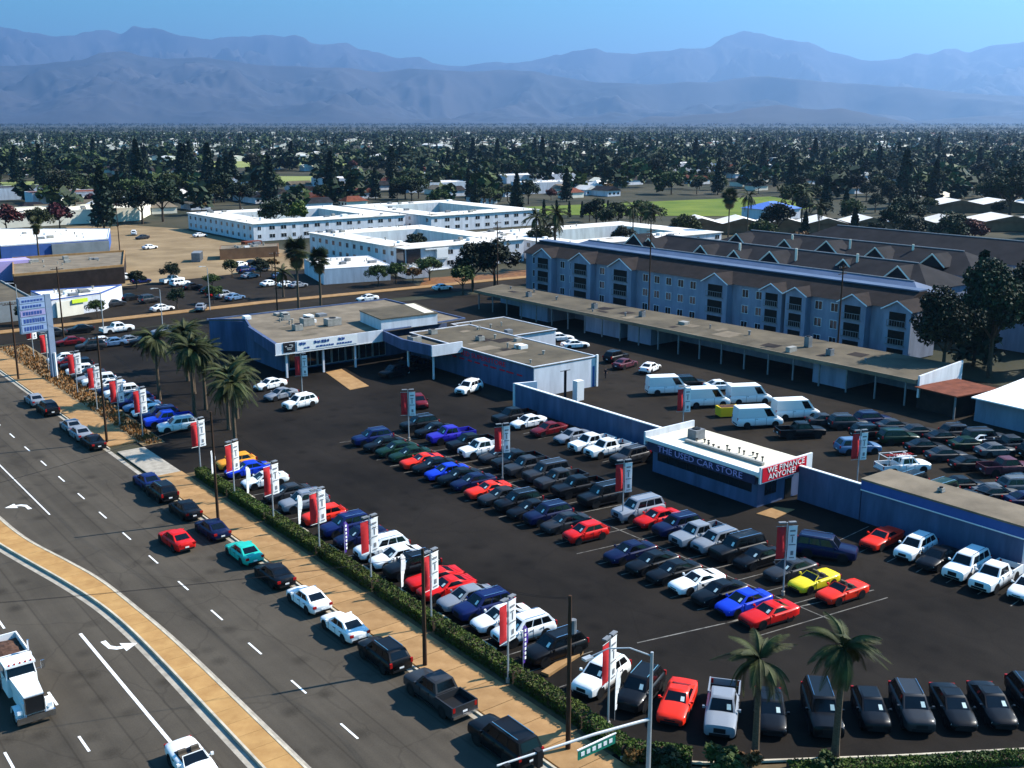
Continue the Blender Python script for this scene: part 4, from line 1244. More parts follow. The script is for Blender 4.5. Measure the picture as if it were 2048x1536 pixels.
# lot palms
feather_palm(51.7, 136.2, 9.6, 'feather palm in the lot past the driveway, middle trunk of the group', 1.25)
feather_palm(51.2, 122.0, 7.4, 'feather palm nearest the driveway, in front of the showroom', 1.35)
feather_palm(51.8, 149.6, 8.6, 'feather palm of the lot group standing nearest the tall signboard', 1.25)
feather_palm(53.4, 129.0, 7.0, 'feather palm just behind the driveway palm, lowest crown', 1.3)
feather_palm(59.5, 158.5, 7.2, 'feather palm close to the showroom street end', 1.3)
feather_palm(57.2, 150.2, 6.2, 'low feather palm between the others of the lot group', 1.2)
feather_palm(62.5, 166.0, 6.2, 'feather palm against the showroom end wall, farthest of the lot group', 1.2)
feather_palm(55.0, 140.5, 8.0, 'feather palm behind the middle trunk of the lot group', 1.3)
feather_palm(56.5, 133.5, 6.4, 'low feather palm between the driveway palm and the showroom', 1.3)
feather_palm(49.0, 38.2, 6.6, 'feather palm at the corner planting beside the signal pole', 1.0, 'corner palms', 38)
feather_palm(53.1, 35.2, 7.6, 'feather palm at the corner planting, taller one farther from the signal pole', 1.0, 'corner palms', 38)
# street and motel palms
fan_palm((99.42, 199.9)[0], (99.42, 199.9)[1], 13.5, 'tall fan palm with brown skirt behind the showroom roof, bigger crown', 1.5)
fan_palm((106.47, 203.63)[0], (106.47, 203.63)[1], 11.0, 'fan palm with brown skirt behind the showroom roof, smaller crown', 1.25)
fan_palm(78, 312, 12, 'thin fan palm standing over the tan store roof', 1.0)
for i, (px, Y, h, s) in enumerate(((962, 232, 13.5, 1.5), (985, 226, 15.0, 1.8), (1000, 236, 12, 1.4))):
    pass
feather_palm(182, 224, 14.0, 'tall feather palm of the clump by the hotel end, nearest the motel', 1.7, 'motel palms', 24)
feather_palm(187, 222, 15.0, 'tall feather palm of the clump by the hotel end, tallest one', 1.8, 'motel palms', 24)
feather_palm(190, 226, 12.0, 'feather palm of the clump by the hotel end, lowest one', 1.6, 'motel palms', 24)
feather_palm(243, 250, 12.0, 'pair of feather palms by the motel, thicker crown', 1.8, 'motel palms', 24)
feather_palm(247, 246, 11.0, 'pair of feather palms by the motel, thinner crown', 1.7, 'motel palms', 24)
fan_palm(268, 232, 15.5, 'fan palm above the slate hotel roofs, next to the school block', 1.5, 'motel palms')
feather_palm(282, 236, 15.0, 'feather palm above the slate hotel roofs, in the middle of the row', 1.8, 'motel palms', 24)
feather_palm(300, 228, 16.0, 'feather palm above the slate hotel roofs, broad crown', 1.9, 'motel palms', 24)
feather_palm(296, 218, 12.0, 'feather palm above the slate hotel roofs, low crown', 1.7, 'motel palms', 24)
feather_palm(108, 224.5, 5.5, 'short feather palm at the dealer yard kerb across the street', 1.2, 'motel palms', 24)

# --- hedge: one clipped body of small leaves round a dark core
def hedge(name, pts, w, h, n_per_m, label, m, cat='hedge', leaf=.065):
    e = empty(name, (pts[0][0], pts[0][1], 0), 0, label, cat)
    o = Vector((pts[0][0], pts[0][1]))
    core = MB(); CC = []
    for i in range(len(pts) - 1):
        a, b = Vector(pts[i]) - o, Vector(pts[i + 1]) - o
        t = (b - a).normalized(); nn = Vector((-t.y, t.x)); L_ = (b - a).length
        core.prism([tuple(a - nn * w * .42), tuple(b - nn * w * .42), tuple(b + nn * w * .42), tuple(a + nn * w * .42)], 0.02, h * .86)
        n = int(L_ * n_per_m)
        u = npr.uniform(0, L_, n); side = npr.uniform(0, 1, n)
        per = 2 * h + w; q = side * per
        yy = np.where(q < h, -w / 2, np.where(q < h + w, q - h - w / 2, w / 2)); zz = np.where(q < h, q, np.where(q < h + w, h, per - q))
        wob = np.array([mnoise.noise((uu * .6, 3.3, i)) for uu in u]) * .12
        zz = zz * (1 + wob); yy = yy * (1 + wob * .8) + npr.normal(0, .03, n); zz = np.maximum(.05, zz + npr.normal(0, .035, n))
        CC.append(np.stack([a.x + t.x * u + nn.x * yy, a.y + t.y * u + nn.y * yy, zz], axis=1))
    C = np.concatenate(CC)
    U, V = leaf_axes(len(C), leaf, .2)
    link('foliage', quads_mesh('foliage', C, U, V, m), e)
    core.build('stems', M['bark'], e)
    return e


for i, (y0, y1) in enumerate(((47.5, 54.6), (54.9, 64.8), (65.1, 74.2), (74.5, 84.3), (84.6, 95.3), (95.6, 104.5), (104.8, 113.4))):
    hedge('hedge', [(43.1, y0), (43.15, y1)], 1.15, .95, 420, 'clipped green hedge between sidewalk and cars, ' + ORD[i] + ' stretch from the street corner', M['hedge'])
hedge('hedge', [(45.4, 40.2), (42.9, 43.4), (43.05, 47.2)], 1.1, .9, 420, 'hedge end curving round the street corner', M['hedge'])
hedge('hedge', [(49.5, 36.0), (56.2, 31.4), (64.6, 26.2)], 1.0, .5, 380, 'low ragged hedge in front of the corner palms', M['hedge'])
for i, (x, y, s, k) in enumerate(((46.2, 38.4, 1.0, 'bush0'), (43.4, 40.6, .9, 'bush0'), (42.9, 42.4, .6, 'bushr'), (47.6, 37.6, .8, 'bushr'), (51.2, 34.6, .7, 'bush0'))):
    tree(k, x, y, s, ('green' if k == 'bush0' else 'rusty') + ' rounded bush in the corner planting, ' + ORD[i] + ' from the hedge end', 'bushes in the corner planting', 'bush', cat='bush')

# dry grass behind the far sidewalk
n = 3000
yy = npr.uniform(128.8, 202, n); xx = 42.25 + npr.uniform(0, 1, n) * (2.2 + (yy - 128) * .03)
C = np.stack([xx, yy, npr.uniform(.03, .40, n)], axis=1)
U, V = leaf_axes(n, .11, 0); V[:, 2] = np.abs(V[:, 2]) + .10
g_ = link('dry_grass', quads_mesh('dry_grass', C, U, V, M['dry_grass'])); tag(g_, 'rusty dry ornamental grass along the far sidewalk', 'grass', None, 'stuff')

# near trees with labels
NEAR = [('bigdark', 150, 86, .85, 'big dark tree in front of the hotel end, nearest the carport'),
        ('bigdark', 160, 84, 1.0, 'big dark tree in front of the hotel end, tallest one'),
        ('bigdark', 172, 83, 1.0, 'big dark tree at the frame edge beside the hotel end'),
        ('dark0', 178, 74, 1.2, 'dark tree at the frame edge below the slate roofs'),
        ('dark0', 148, 206, 1.1, 'dark bushy tree at the hotel end by the cross street'),
        ('dark1', 153, 204, 1.1, 'dark tree hugging the hotel end wall'),
        ('broad0', 143, 203, .8, 'green tree at the carport end by the cross street'),
        ('broad1', 134, 226, .55, 'leafy shrub tree by the bungalow office, next to the tiny shop'),
        ('broad2', 139, 226, .6, 'leafy shrub tree by the bungalow office, middle one'),
        ('rust0', 144, 226, .75, 'rusty leaved shrub tree across the street from the carport'),
        ('broad3', 149, 226, .7, 'leafy shrub tree across the street, nearest the motel stair'),
        ('dark1', 96, 262, .5, 'small dark tree at the edge of the dirt lot'),
        ('red0', 95, 420, 1.45, 'dark red leaved tree behind the white store, farther from the big conifer'),
        ('red0', 112, 415, 1.5, 'dark red leaved tree behind the white store, beside the big conifer'),
        ('con0', 127, 412, 1.4, 'tall dark conifer at the edge of the dirt lot'),
        ('dark0', 146, 425, 1.5, 'broad dark tree beside the motel beyond the dirt lot'),
        ('dark1', 156, 430, 1.5, 'broad dark tree behind the motel corner beyond the dirt lot'),
        ('dark0', 138, 436, 1.3, 'dark tree between the conifer and the motel'),
        ('broad0', 84, 410, 1.1, 'green tree under the red-leaved trees'),
        ('broad1', 103, 408, 1.0, 'green tree between the two red-leaved trees'),
        ('dark1', 300, 238, 1.2, 'dark tree behind the slate roofs by the first school block'),
        ('dark0', 330, 212, 1.1, 'dark tree in front of the middle school block'),
        ('dark1', 352, 222, 1.2, 'dark tree between two zigzag school blocks'),
        ('broad2', 385, 298, 1.4, 'leafy tree beside the blue roofed hall'),
        ('broad3', 400, 300, 1.4, 'leafy tree behind the blue roofed hall'),
        ('bigdark', 418, 218, 1.6, 'very big dark tree beyond the school blocks'),
        ('bigdark', 436, 206, 1.5, 'very big dark tree beyond the school blocks, nearer the road'),
        ('dark0', 442, 190, 1.7, 'dark tree at the frame edge beyond the hotel roofs'),
        ('rust0', 234, 196, 1.0, 'rusty tree between the slate roofs of the hotel'),
        ('rust0', 270, 206, 1.3, 'yellow brown tree behind the hotel roofs'),
        ('dark0', 207, 128, .75, 'dark tree between the two nearer slate roofs of the hotel, nearer one'),
        ('broad2', 207, 172, .7, 'green tree between the two nearer slate roofs of the hotel, farther one'),
        ('dark1', 233, 150, .8, 'dark tree between the farther slate roofs of the hotel'),
        ('rust0', 233, 126, .9, 'rusty tree between the farther slate roofs of the hotel'),
        ('dark1', 226, 236, .8, 'dark tree beside the motel palms'),
        ('broad1', 205, 250, .9, 'tree inside the nearest motel courtyard, larger one'),
        ('bright0', 182, 366, 1.6, 'bright green tree filling the far motel courtyard'),
        ('dark1', 172, 362, 1.1, 'dark tree inside the far motel courtyard'),
        ('dark0', 172, 268, .7, 'dark tree inside the nearest motel courtyard')]
for k, x, y, s, lb_ in NEAR: tree(k, x, y, s, lb_, sz=1.3 if k == 'bigdark' and x < 180 else 1.0)
for i, (x, y, k, sc) in enumerate(((66, 223.6, 'broad1', .38), (83, 224.2, 'dark0', .42), (92, 226, 'broad2', .45), (112, 262, 'broad0', .5), (118, 258, 'dark1', .45), (126, 268, 'rust0', .6), (100, 246, 'broad3', .42), (86, 258, 'dark0', .4), (52, 224, 'broad0', .45))):
    tree(k, x, y, sc, 'small tree in the yard across the cross street, ' + ORD[i] + ' by the parked cars', 'small trees across the cross street')
tree('con1', 166, 90, 1.05, 'dark pointed conifer rising beside the hotel end', None, 'conifer')
for i in range(9):
    tree('cyp0', 290 + i * 3.4, 352 - i * 4.2, .55, 'small clipped cypress in the row beside the playing field, ' + ORD[i] + ' from the motel', 'clipped cypresses by the field', 'cypress')

LATE = []


def sector(x, y):
    a = math.degrees(math.atan2(x, y))
    return 'beyond the dirt lot' if a < 20 else ('beyond the motel' if a < 31 else ('beyond the playing field' if a < 44 else 'beyond the school'))


def late(o, base, x, y, dist):
    LATE.append((o, base, math.atan2(x, y), f'{dist}, {sector(x, y)}'))


def label_late():
    groups = {}
    for o, base, a, where in LATE: groups.setdefault((base, where), []).append((a, o))
    for (base, where), L_ in groups.items():
        L_.sort(key=lambda t: t[0])
        for i, (a, o) in enumerate(L_):
            o['label'] = f'{base}, {ORD[i]} from the left, {where}' if len(L_) > 1 else f'{base}, {where}'


rs = random.Random(77)
SCHOOL_FREE = [(284, 340, 225, 275), (334, 390, 195, 250), (378, 440, 165, 225), (440, 505, 225, 285), (296, 470, 300, 402), (350, 372, 280, 300)]
ns_ = 0
while ns_ < 46:
    x, y = rs.uniform(270, 500), rs.uniform(190, 420)
    if any(a0 - 2 < x < a1 + 2 and b0 - 2 < y < b1 + 2 for a0, a1, b0, b1 in SCHOOL_FREE): continue
    if y < 200 and x < 300: continue
    k = rs.choice(['broad0', 'broad1', 'dark0', 'dark1', 'dark0', 'con0'])
    tree(k, x, y, rs.uniform(.6, 1.15), ('dark conifer' if k == 'con0' else ('leafy green tree' if k[0] == 'b' else 'dark round tree')) + ' on the school grounds around the zigzag roofs', 'trees on the school grounds: ' + k[:-1], 'conifer' if k == 'con0' else 'tree')
    late(COL.objects[-1] if False else last_tree[0], last_tree[0]['label'].replace(' on the school grounds around the zigzag roofs', ''), x, y, 'school grounds')
    ns_ += 1

# --- the suburb: houses and trees, then the mass of far trees
def in_view(x, y, m=0.02):
    a = math.atan2(x, y); return R(37.8 - 27) - m < a < R(37.8 + 27) + m


BLOCKED = [(55, 215, 225, 440), (20, 110, 200, 260), (280, 475, 195, 410), (216, 270, 320, 395), (58, 108, 430, 532), (190, 300, 262, 425), (130, 300, 60, 230), (160, 430, 630, 790), (325, 565, 880, 1085)]


def free(x, y, r=8):
    return all(not (x0 - r < x < x1 + r and y0 - r < y < y1 + r) for x0, x1, y0, y1 in BLOCKED)


roofs = ['brown_roof', 'tan_roof', 'rust_roof', 'grey_roof', 'white_roof', 'cream_roof', 'olive_roof']
rword = {'brown_roof': 'brown', 'tan_roof': 'tan', 'rust_roof': 'rust red', 'grey_roof': 'slate grey', 'white_roof': 'white', 'cream_roof': 'cream', 'olive_roof': 'olive'}
hr_ = random.Random(23)
HP = {}
for rr in roofs:
    for v in range(2):
        w, l, hh = (9, 14, 3.0) if v == 0 else (8, 11, 2.8)
        q = MB(); z = hh; p = 2.2
        q.poly([(-w / 2 - .5, -l / 2 - .5, z), (w / 2 + .5, -l / 2 - .5, z), (0, -l / 2 + (2.5 if v else -.5), z + p)])
        q.poly([(w / 2 + .5, l / 2 + .5, z), (-w / 2 - .5, l / 2 + .5, z), (0, l / 2 - (2.5 if v else -.5), z + p)])
        q.poly([(w / 2 + .5, -l / 2 - .5, z), (w / 2 + .5, l / 2 + .5, z), (0, l / 2 - (2.5 if v else -.5), z + p), (0, -l / 2 + (2.5 if v else -.5), z + p)])
        q.poly([(-w / 2 - .5, l / 2 + .5, z), (-w / 2 - .5, -l / 2 - .5, z), (0, -l / 2 + (2.5 if v else -.5), z + p), (0, l / 2 - (2.5 if v else -.5), z + p)])
        rm = q.mesh('roof', M[rr])
        wl_ = MB().box(-w / 2, w / 2, -l / 2, l / 2, 0, hh).mesh('wall', M['cream_wall'] if v else M['white_wall'])
        HP[(rr, v)] = (rm, wl_)
WIN = MB().box(-.7, .7, -.04, .04, 0, 1.1).mesh('window', M['dark_window'])
nh = 0; tries = 0
houses = []
while nh < 298 and tries < 20000:
    tries += 1
    d = 380 + 1000 * hr_.random() ** 1.2
    a = R(37.8) + R(26) * (2 * hr_.random() - 1)
    x, y = d * math.sin(a), d * math.cos(a)
    # keep to a street grid so that houses stand in rows
    x = round(x / 21) * 21 + hr_.uniform(-3, 3); y = round(y / 34) * 34 + hr_.choice((-8, 8)) + hr_.uniform(-2, 2)
    if not in_view(x, y) or not free(x, y, 12) or any(abs(x - q[0]) < 14 and abs(y - q[1]) < 12 for q in houses): continue
    houses.append((x, y))
    rr = hr_.choice(roofs[:4] * 2 + roofs); v = hr_.randrange(2)
    near = d < 620
    dist = 'near edge' if d < 600 else ('middle' if d < 1000 else 'far side')
    e = empty('house', (x, y, 0), R(hr_.choice((0, 90))) + R(hr_.uniform(-3, 3)), f'low house with {rword[rr]} roof among trees on the {dist} of the suburb', 'house', f'{rword[rr]} roofed houses, {dist} of the suburb')
    late(e, f'low house with {rword[rr]} roof', x, y, dist.replace('near edge', 'near distance').replace('middle', 'middle distance').replace('far side', 'far distance'))
    rm, wl_ = HP[(rr, v)]
    link('roof', rm, e); link('wall', wl_, e)
    if near:
        for sx in (-3, 0, 3):
            for yy_ in (-7.03, 7.03) if v == 0 else (-5.53, 5.53): link('window', WIN, e, (sx, yy_, 1.0))
    nh += 1
# larger pale roofs in the middle distance
BIG = [(330, 520, 46, 16, 'white_roof'), (376, 470, 40, 14, 'white_roof'), (300, 560, 30, 18, 'white_roof'), (430, 560, 60, 16, 'white_roof'), (560, 640, 50, 22, 'white_roof'), (620, 600, 60, 18, 'white_roof'),
       (700, 560, 52, 20, 'cream_roof'), (760, 560, 60, 18, 'white_roof'), (470, 640, 50, 14, 'tan_roof'), (660, 690, 36, 22, 'white_roof'), (820, 640, 60, 22, 'cream_roof'), (240, 600, 34, 14, 'rust_roof'), (140, 560, 36, 16, 'rust_roof'), (118, 600, 40, 16, 'brown_roof')]
for i, (x, y, lx, ly, rr) in enumerate(BIG):
    flat_building('hall', [(x, y), (x + lx, y - 4), (x + lx + 2, y + ly), (x + 1, y + ly + 3)], 5.0 + (i % 3), M['white_wall'], M[rr], f'long {rword[rr]} roofed hall among the suburb trees, {ORD[i]} counting rightward', .2)

kinds = ['broad0', 'broad1', 'broad2', 'broad3', 'dark0', 'dark1', 'dark0', 'dark1', 'con0', 'con1', 'cyp0', 'broad0', 'rust0', 'bright0', 'red0']
tword = {'b': ('tree', 'rounded green tree'), 'd': ('tree', 'rounded dark tree'), 'c': ('conifer', 'dark pointed conifer'), 'r': ('tree', 'rusty leaved tree')}
trees = []
tries = 0
while len(trees) < 290 and tries < 30000:
    tries += 1
    d = 360 + 900 * hr_.random() ** 1.25
    a = R(37.8) + R(26.5) * (2 * hr_.random() - 1)
    x, y = d * math.sin(a), d * math.cos(a)
    if not free(x, y, 3) or any(abs(x - q[0]) < 6.5 and abs(y - q[1]) < 6.5 for q in houses) or any((x - q[0]) ** 2 + (y - q[1]) ** 2 < 36 for q in trees): continue
    trees.append((x, y))
    k = hr_.choice(kinds)
    nm, wd = tword[{'b': 'b', 'd': 'd', 'c': 'c', 'r': 'r'}[k[0]]]
    if k == 'bright0': wd = 'bright green tree'
    if k == 'cyp0': wd = 'narrow dark cypress'; nm = 'cypress'
    if k == 'red0': wd = 'dark red leaved tree'
    dist = 'near edge' if d < 600 else ('middle' if d < 850 else 'far side')
    tree(k, x, y, hr_.uniform(.85, 1.5), f'{wd} standing among houses on the {dist} of the suburb', f'{wd}s, {dist} of the suburb', nm)
    late(last_tree[0], wd, x, y, dist.replace('near edge', 'near distance').replace('middle', 'middle distance').replace('far side', 'far distance'))

# tall conifers that break the skyline
for i in range(15):
    a = R(rs.uniform(12.5, 30) if i < 11 else rs.uniform(40, 62)); d = rs.uniform(520, 980)
    tree(rs.choice(['con0', 'con1']), d * math.sin(a), d * math.cos(a), rs.uniform(1.15, 1.65), 'very tall dark conifer rising out of the suburb towards the skyline', 'tall skyline conifers', 'conifer')
    late(last_tree[0], 'very tall dark skyline conifer', d * math.sin(a), d * math.cos(a), 'far distance')

# far trees: one mass, each built of leaf clumps
def far_mass(name, n, dmin, dmax, m, cone, leaves, pw=1.0):
    d = np.sqrt(npr.uniform(0, 1, n)) ** pw * (dmax - dmin) + dmin
    a = R(37.8) + R(28) * npr.uniform(-1, 1, n)
    x, y = d * np.sin(a), d * np.cos(a)
    keep = np.array([free(xx, yy, 2) and all(True for _ in ()) for xx, yy in zip(x, y)])
    x, y, d = x[keep], y[keep], d[keep]; n = len(x)
    h = npr.uniform(8, 15, n) * (1.0 if dmax < 9000 else 1.9) * (1.45 if cone else 1.0); r = h * (npr.uniform(.15, .22, n) if cone else npr.uniform(.40, .58, n))
    P = unit(n * leaves).reshape(n, leaves, 3) * npr.uniform(.55, 1.0, (n, leaves, 1))
    if cone:
        t = npr.uniform(0, 1, (n, leaves)); an = npr.uniform(0, 6.283, (n, leaves)); rad = (1 - t) * npr.uniform(.4, 1, (n, leaves))
        P = np.stack([rad * np.cos(an), rad * np.sin(an), t], axis=2)
        C = np.stack([x[:, None] + P[..., 0] * r[:, None], y[:, None] + P[..., 1] * r[:, None], .08 * h[:, None] + P[..., 2] * h[:, None]], axis=2)
    else:
        lump = 1 + .25 * np.sin(P[..., 0] * 5 + x[:, None]) * np.cos(P[..., 1] * 4 + y[:, None])
        C = np.stack([x[:, None] + P[..., 0] * r[:, None] * lump, y[:, None] + P[..., 1] * r[:, None] * lump, h[:, None] * .58 + P[..., 2] * h[:, None] * .42 * lump], axis=2)
    C = C.reshape(-1, 3)
    U, V = leaf_axes(len(C), 1.0, .3)
    s = np.repeat(r * .26, leaves)[:, None]
    o = link(name, quads_mesh(name, C, U * s, V * s * 1.2, m))
    tag(o, None, None, None, 'stuff')
    return o


far_mass('woods', 760, 420, 1300, M['leaf_dark'], False, 70)
far_mass('woods', 430, 420, 1300, M['leaf'], False, 70)
far_mass('woods', 260, 600, 1500, M['leaf_con'], True, 70)
far_mass('woods', 1500, 1000, 3200, M['leaf_dark'], False, 34)
far_mass('woods', 1200, 1000, 3200, M['leaf'], False, 34)
far_mass('woods', 700, 1000, 2600, M['leaf_con'], True, 40)
far_mass('woods', 2800, 2600, 6200, M['leaf_dark'], False, 16)
far_mass('woods', 900, 2600, 6200, M['leaf_con'], True, 16)

far_mass('woods', 3000, 6000, 13500, M['leaf_dark'], False, 9)

# roofs beyond the 300 nearest houses
fr_ = MB(); mm = [M[k] for k in roofs] + [M['cream_wall']]
for _ in range(1100):
    d = 1100 + 2600 * hr_.random() ** 1.1
    a = R(37.8) + R(27) * (2 * hr_.random() - 1)
    x, y = d * math.sin(a), d * math.cos(a)
    w, l, z, p = hr_.uniform(8, 14) / 2, hr_.uniform(11, 26) / 2, hr_.uniform(3, 5.5), hr_.uniform(1.2, 2.6)
    if hr_.random() < .5: w, l = l, w
    k = hr_.choice([0, 1, 2, 3, 4, 4, 5, 5, 6])
    fr_.box(x - w, x + w, y - l, y + l, 0, z, 7, False)
    fr_.poly([(x - w - .5, y - l, z), (x, y - l, z + p), (x, y + l, z + p), (x - w - .5, y + l, z)][::-1], k).poly([(x, y - l, z + p), (x + w + .5, y - l, z), (x + w + .5, y + l, z), (x, y + l, z + p)][::-1], k)
    fr_.poly([(x - w, y - l - .01, z), (x + w, y - l - .01, z), (x, y - l - .01, z + p)], 7)
tag(fr_.build('far_houses', mm), None, None, None, 'stuff')

label_late()

# ------------------------------------------------------------------ vehicles
def lerp3(a, b, t): return tuple(a[i] + (b[i] - a[i]) * t for i in range(3))


def pane(q, u0, u1, v0, v1, off=0.012):
    """an inset panel lying just outside the quad q = (bottom a, bottom b, top b, top a)"""
    a, b, c, d = q
    def P(u, v): return Vector(lerp3(lerp3(a, b, u), lerp3(d, c, u), v))
    p = [P(u0, v0), P(u1, v0), P(u1, v1), P(u0, v1)]
    n = (p[1] - p[0]).cross(p[3] - p[0]).normalized() * off
    return [x + n for x in p]


# stations: (x, half-width factor, z low, z top); green: windscreen base x, roof front x, roof rear x, rear glass base x, belt z front, belt z rear
CARS = {
    'sedan': dict(L=4.75, W=1.84, H=1.46, wb=2.78, r=0.33,
        st=[(2.37, .66, .36, .60), (2.26, .84, .24, .70), (1.95, .95, .20, .79), (1.05, 1.0, .20, .93), (0, 1.0, .20, .95), (-1.2, 1.0, .20, .98), (-1.8, .98, .22, 1.02), (-2.24, .91, .28, .99), (-2.37, .78, .40, .84)],
        gr=(1.08, .28, -.95, -1.78, .92, 1.0), panes=2),
    'coupe': dict(L=4.75, W=1.90, H=1.36, wb=2.72, r=0.35,
        st=[(2.37, .70, .34, .60), (2.28, .87, .22, .70), (1.95, .97, .19, .80), (0.75, 1.0, .19, .91), (0, 1.0, .19, .93), (-1.1, 1.02, .19, .97), (-1.75, 1.02, .22, 1.02), (-2.25, .93, .28, 1.0), (-2.37, .80, .42, .82)],
        gr=(0.78, .02, -.85, -1.72, .90, 1.0), panes=1),
    'suv': dict(L=4.75, W=1.92, H=1.74, wb=2.78, r=0.37,
        st=[(2.37, .72, .42, .80), (2.28, .88, .30, .92), (1.95, .97, .26, 1.01), (1.10, 1.0, .26, 1.10), (0, 1.0, .26, 1.12), (-1.3, 1.0, .26, 1.14), (-2.0, .98, .28, 1.16), (-2.3, .93, .34, 1.12), (-2.37, .86, .44, .95)],
        gr=(1.10, .42, -1.80, -2.24, 1.09, 1.14), panes=3),
    'large_suv': dict(L=5.2, W=2.0, H=1.92, wb=2.95, r=0.40,
        st=[(2.6, .80, .44, .92), (2.5, .93, .32, 1.06), (2.1, .98, .30, 1.14), (1.15, 1.0, .30, 1.20), (0, 1.0, .30, 1.20), (-1.5, 1.0, .30, 1.21), (-2.2, 1.0, .32, 1.22), (-2.52, .97, .36, 1.2), (-2.6, .92, .46, 1.05)],
        gr=(1.15, .58, -2.25, -2.55, 1.19, 1.21), panes=3),
    'hatchback': dict(L=4.2, W=1.80, H=1.53, wb=2.58, r=0.32,
        st=[(2.1, .70, .36, .68), (2.0, .87, .24, .80), (1.7, .96, .20, .89), (1.0, 1.0, .20, .98), (0, 1.0, .20, 1.0), (-1.2, 1.0, .20, 1.03), (-1.75, .98, .24, 1.04), (-2.03, .92, .30, 1.0), (-2.1, .84, .42, .84)],
        gr=(1.05, .30, -1.35, -1.95, .97, 1.03), panes=2),
    'pickup': dict(L=5.75, W=2.0, H=1.88, wb=3.55, r=0.41,
        st=[(2.87, .80, .46, .92), (2.78, .93, .34, 1.05), (2.35, .98, .32, 1.13), (1.35, 1.0, .32, 1.20), (0.5, 1.0, .32, 1.21), (-0.9, 1.0, .32, 1.22), (-0.96, 1.0, .32, 1.22)],
        gr=(1.38, .78, -.62, -.92, 1.20, 1.21), panes=2, bed=True),
    'van': dict(L=5.95, W=2.06, H=2.62, wb=3.65, r=0.38,
        st=[(2.97, .78, .42, .86), (2.88, .92, .30, .98), (2.55, .98, .28, 1.16), (2.15, 1.0, .28, 1.34), (0, 1.0, .28, 1.36), (-2.6, 1.0, .28, 1.36), (-2.97, .99, .34, 1.36)],
        gr=(2.18, 1.25, -2.85, -2.95, 1.33, 1.35), panes=0, roofw=.90),
    'minivan': dict(L=5.1, W=1.98, H=1.78, wb=3.0, r=0.35,
        st=[(2.55, .70, .40, .74), (2.44, .88, .26, .86), (2.05, .97, .22, .98), (1.45, 1.0, .22, 1.07), (0, 1.0, .22, 1.10), (-1.5, 1.0, .22, 1.12), (-2.2, .99, .26, 1.13), (-2.5, .95, .34, 1.1), (-2.55, .90, .46, .95)],
        gr=(1.50, .62, -2.0, -2.45, 1.06, 1.11), panes=3),
    'convertible': dict(L=4.5, W=1.84, H=1.25, wb=2.6, r=0.33,
        st=[(2.25, .66, .34, .58), (2.15, .84, .22, .68), (1.85, .95, .19, .78), (0.75, 1.0, .19, .90), (0.7, 1.0, .19, .90), (-0.9, 1.0, .19, .94), (-0.95, 1.0, .19, .95), (-1.7, .98, .22, .98), (-2.12, .91, .28, .94), (-2.25, .78, .40, .82)],
        gr=(0.78, .22, 0, 0, .90, .9), panes=0, open=True),
}


def body_mesh(mb, c, mi=0):
    w = c['W'] / 2
    st = c['st']
    rings = []
    for (x, wf, zl, zt) in st:
        W = w * wf; h = zt - zl
        half = [(0, zl), (W * .84, zl), (W * .985, zl + h * .18), (W, zl + h * .55), (W * .965, zl + h * .86), (W * .83, zt), (W * .40, zt + .025), (0, zt + .032)]
        ring = [(x, yy, zz) for yy, zz in half] + [(x, -yy, zz) for yy, zz in half[-2:0:-1]]
        rings.append(ring)
    base = len(mb.v); n = len(rings[0])
    for rg in rings: mb.v += rg
    for i in range(len(rings) - 1):
        for k in range(n):
            k2 = (k + 1) % n
            mb.f.append((base + i * n + k, base + (i + 1) * n + k, base + (i + 1) * n + k2, base + i * n + k2)[::-1]); mb.m.append(mi)
    mb.f.append(tuple(base + k for k in range(n))[::-1]); mb.m.append(mi)
    b = base + (len(rings) - 1) * n
    mb.f.append(tuple(b + k for k in range(n))); mb.m.append(mi)
    if c.get('open'):
        return None
    g0, g1, g2, g3, bz0, bz1 = c['gr']
    H = c['H']; rw = w * c.get('roofw', .70); bw = w * (.90 if c.get('roofw', 0) == 0 else .985)
    zr = H - .07
    A = [(g0, bw * .93, bz0 - .02), (g0, -bw * .93, bz0 - .02), (g3, -bw * .95, bz1 - .02), (g3, bw * .95, bz1 - .02)]
    B = [(g1, rw, zr), (g1, -rw, zr), (g2, -rw, zr), (g2, rw, zr)]
    C_ = [(g1 - .16, rw * .82, H), (g1 - .16, -rw * .82, H), (g2 + .18, -rw * .82, H), (g2 + .18, rw * .82, H)]
    base = len(mb.v); mb.v += A + B + C_
    for s in (0, 4):
        for k in range(4):
            k2 = (k + 1) % 4
            mb.f.append((base + s + k, base + s + k2, base + s + 4 + k2, base + s + 4 + k)[::-1]); mb.m.append(mi)
    mb.f.append((base + 11, base + 10, base + 9, base + 8)[::-1]); mb.m.append(mi)
    return A, B


def disc(mb, x, y, z, r, sgn, n=14, mi=0, d=.0):
    p = [(x + r * math.cos(2 * math.pi * k / n), y, z + r * math.sin(2 * math.pi * k / n)) for k in range(n)]
    mb.poly(p if sgn < 0 else p[::-1], mi)


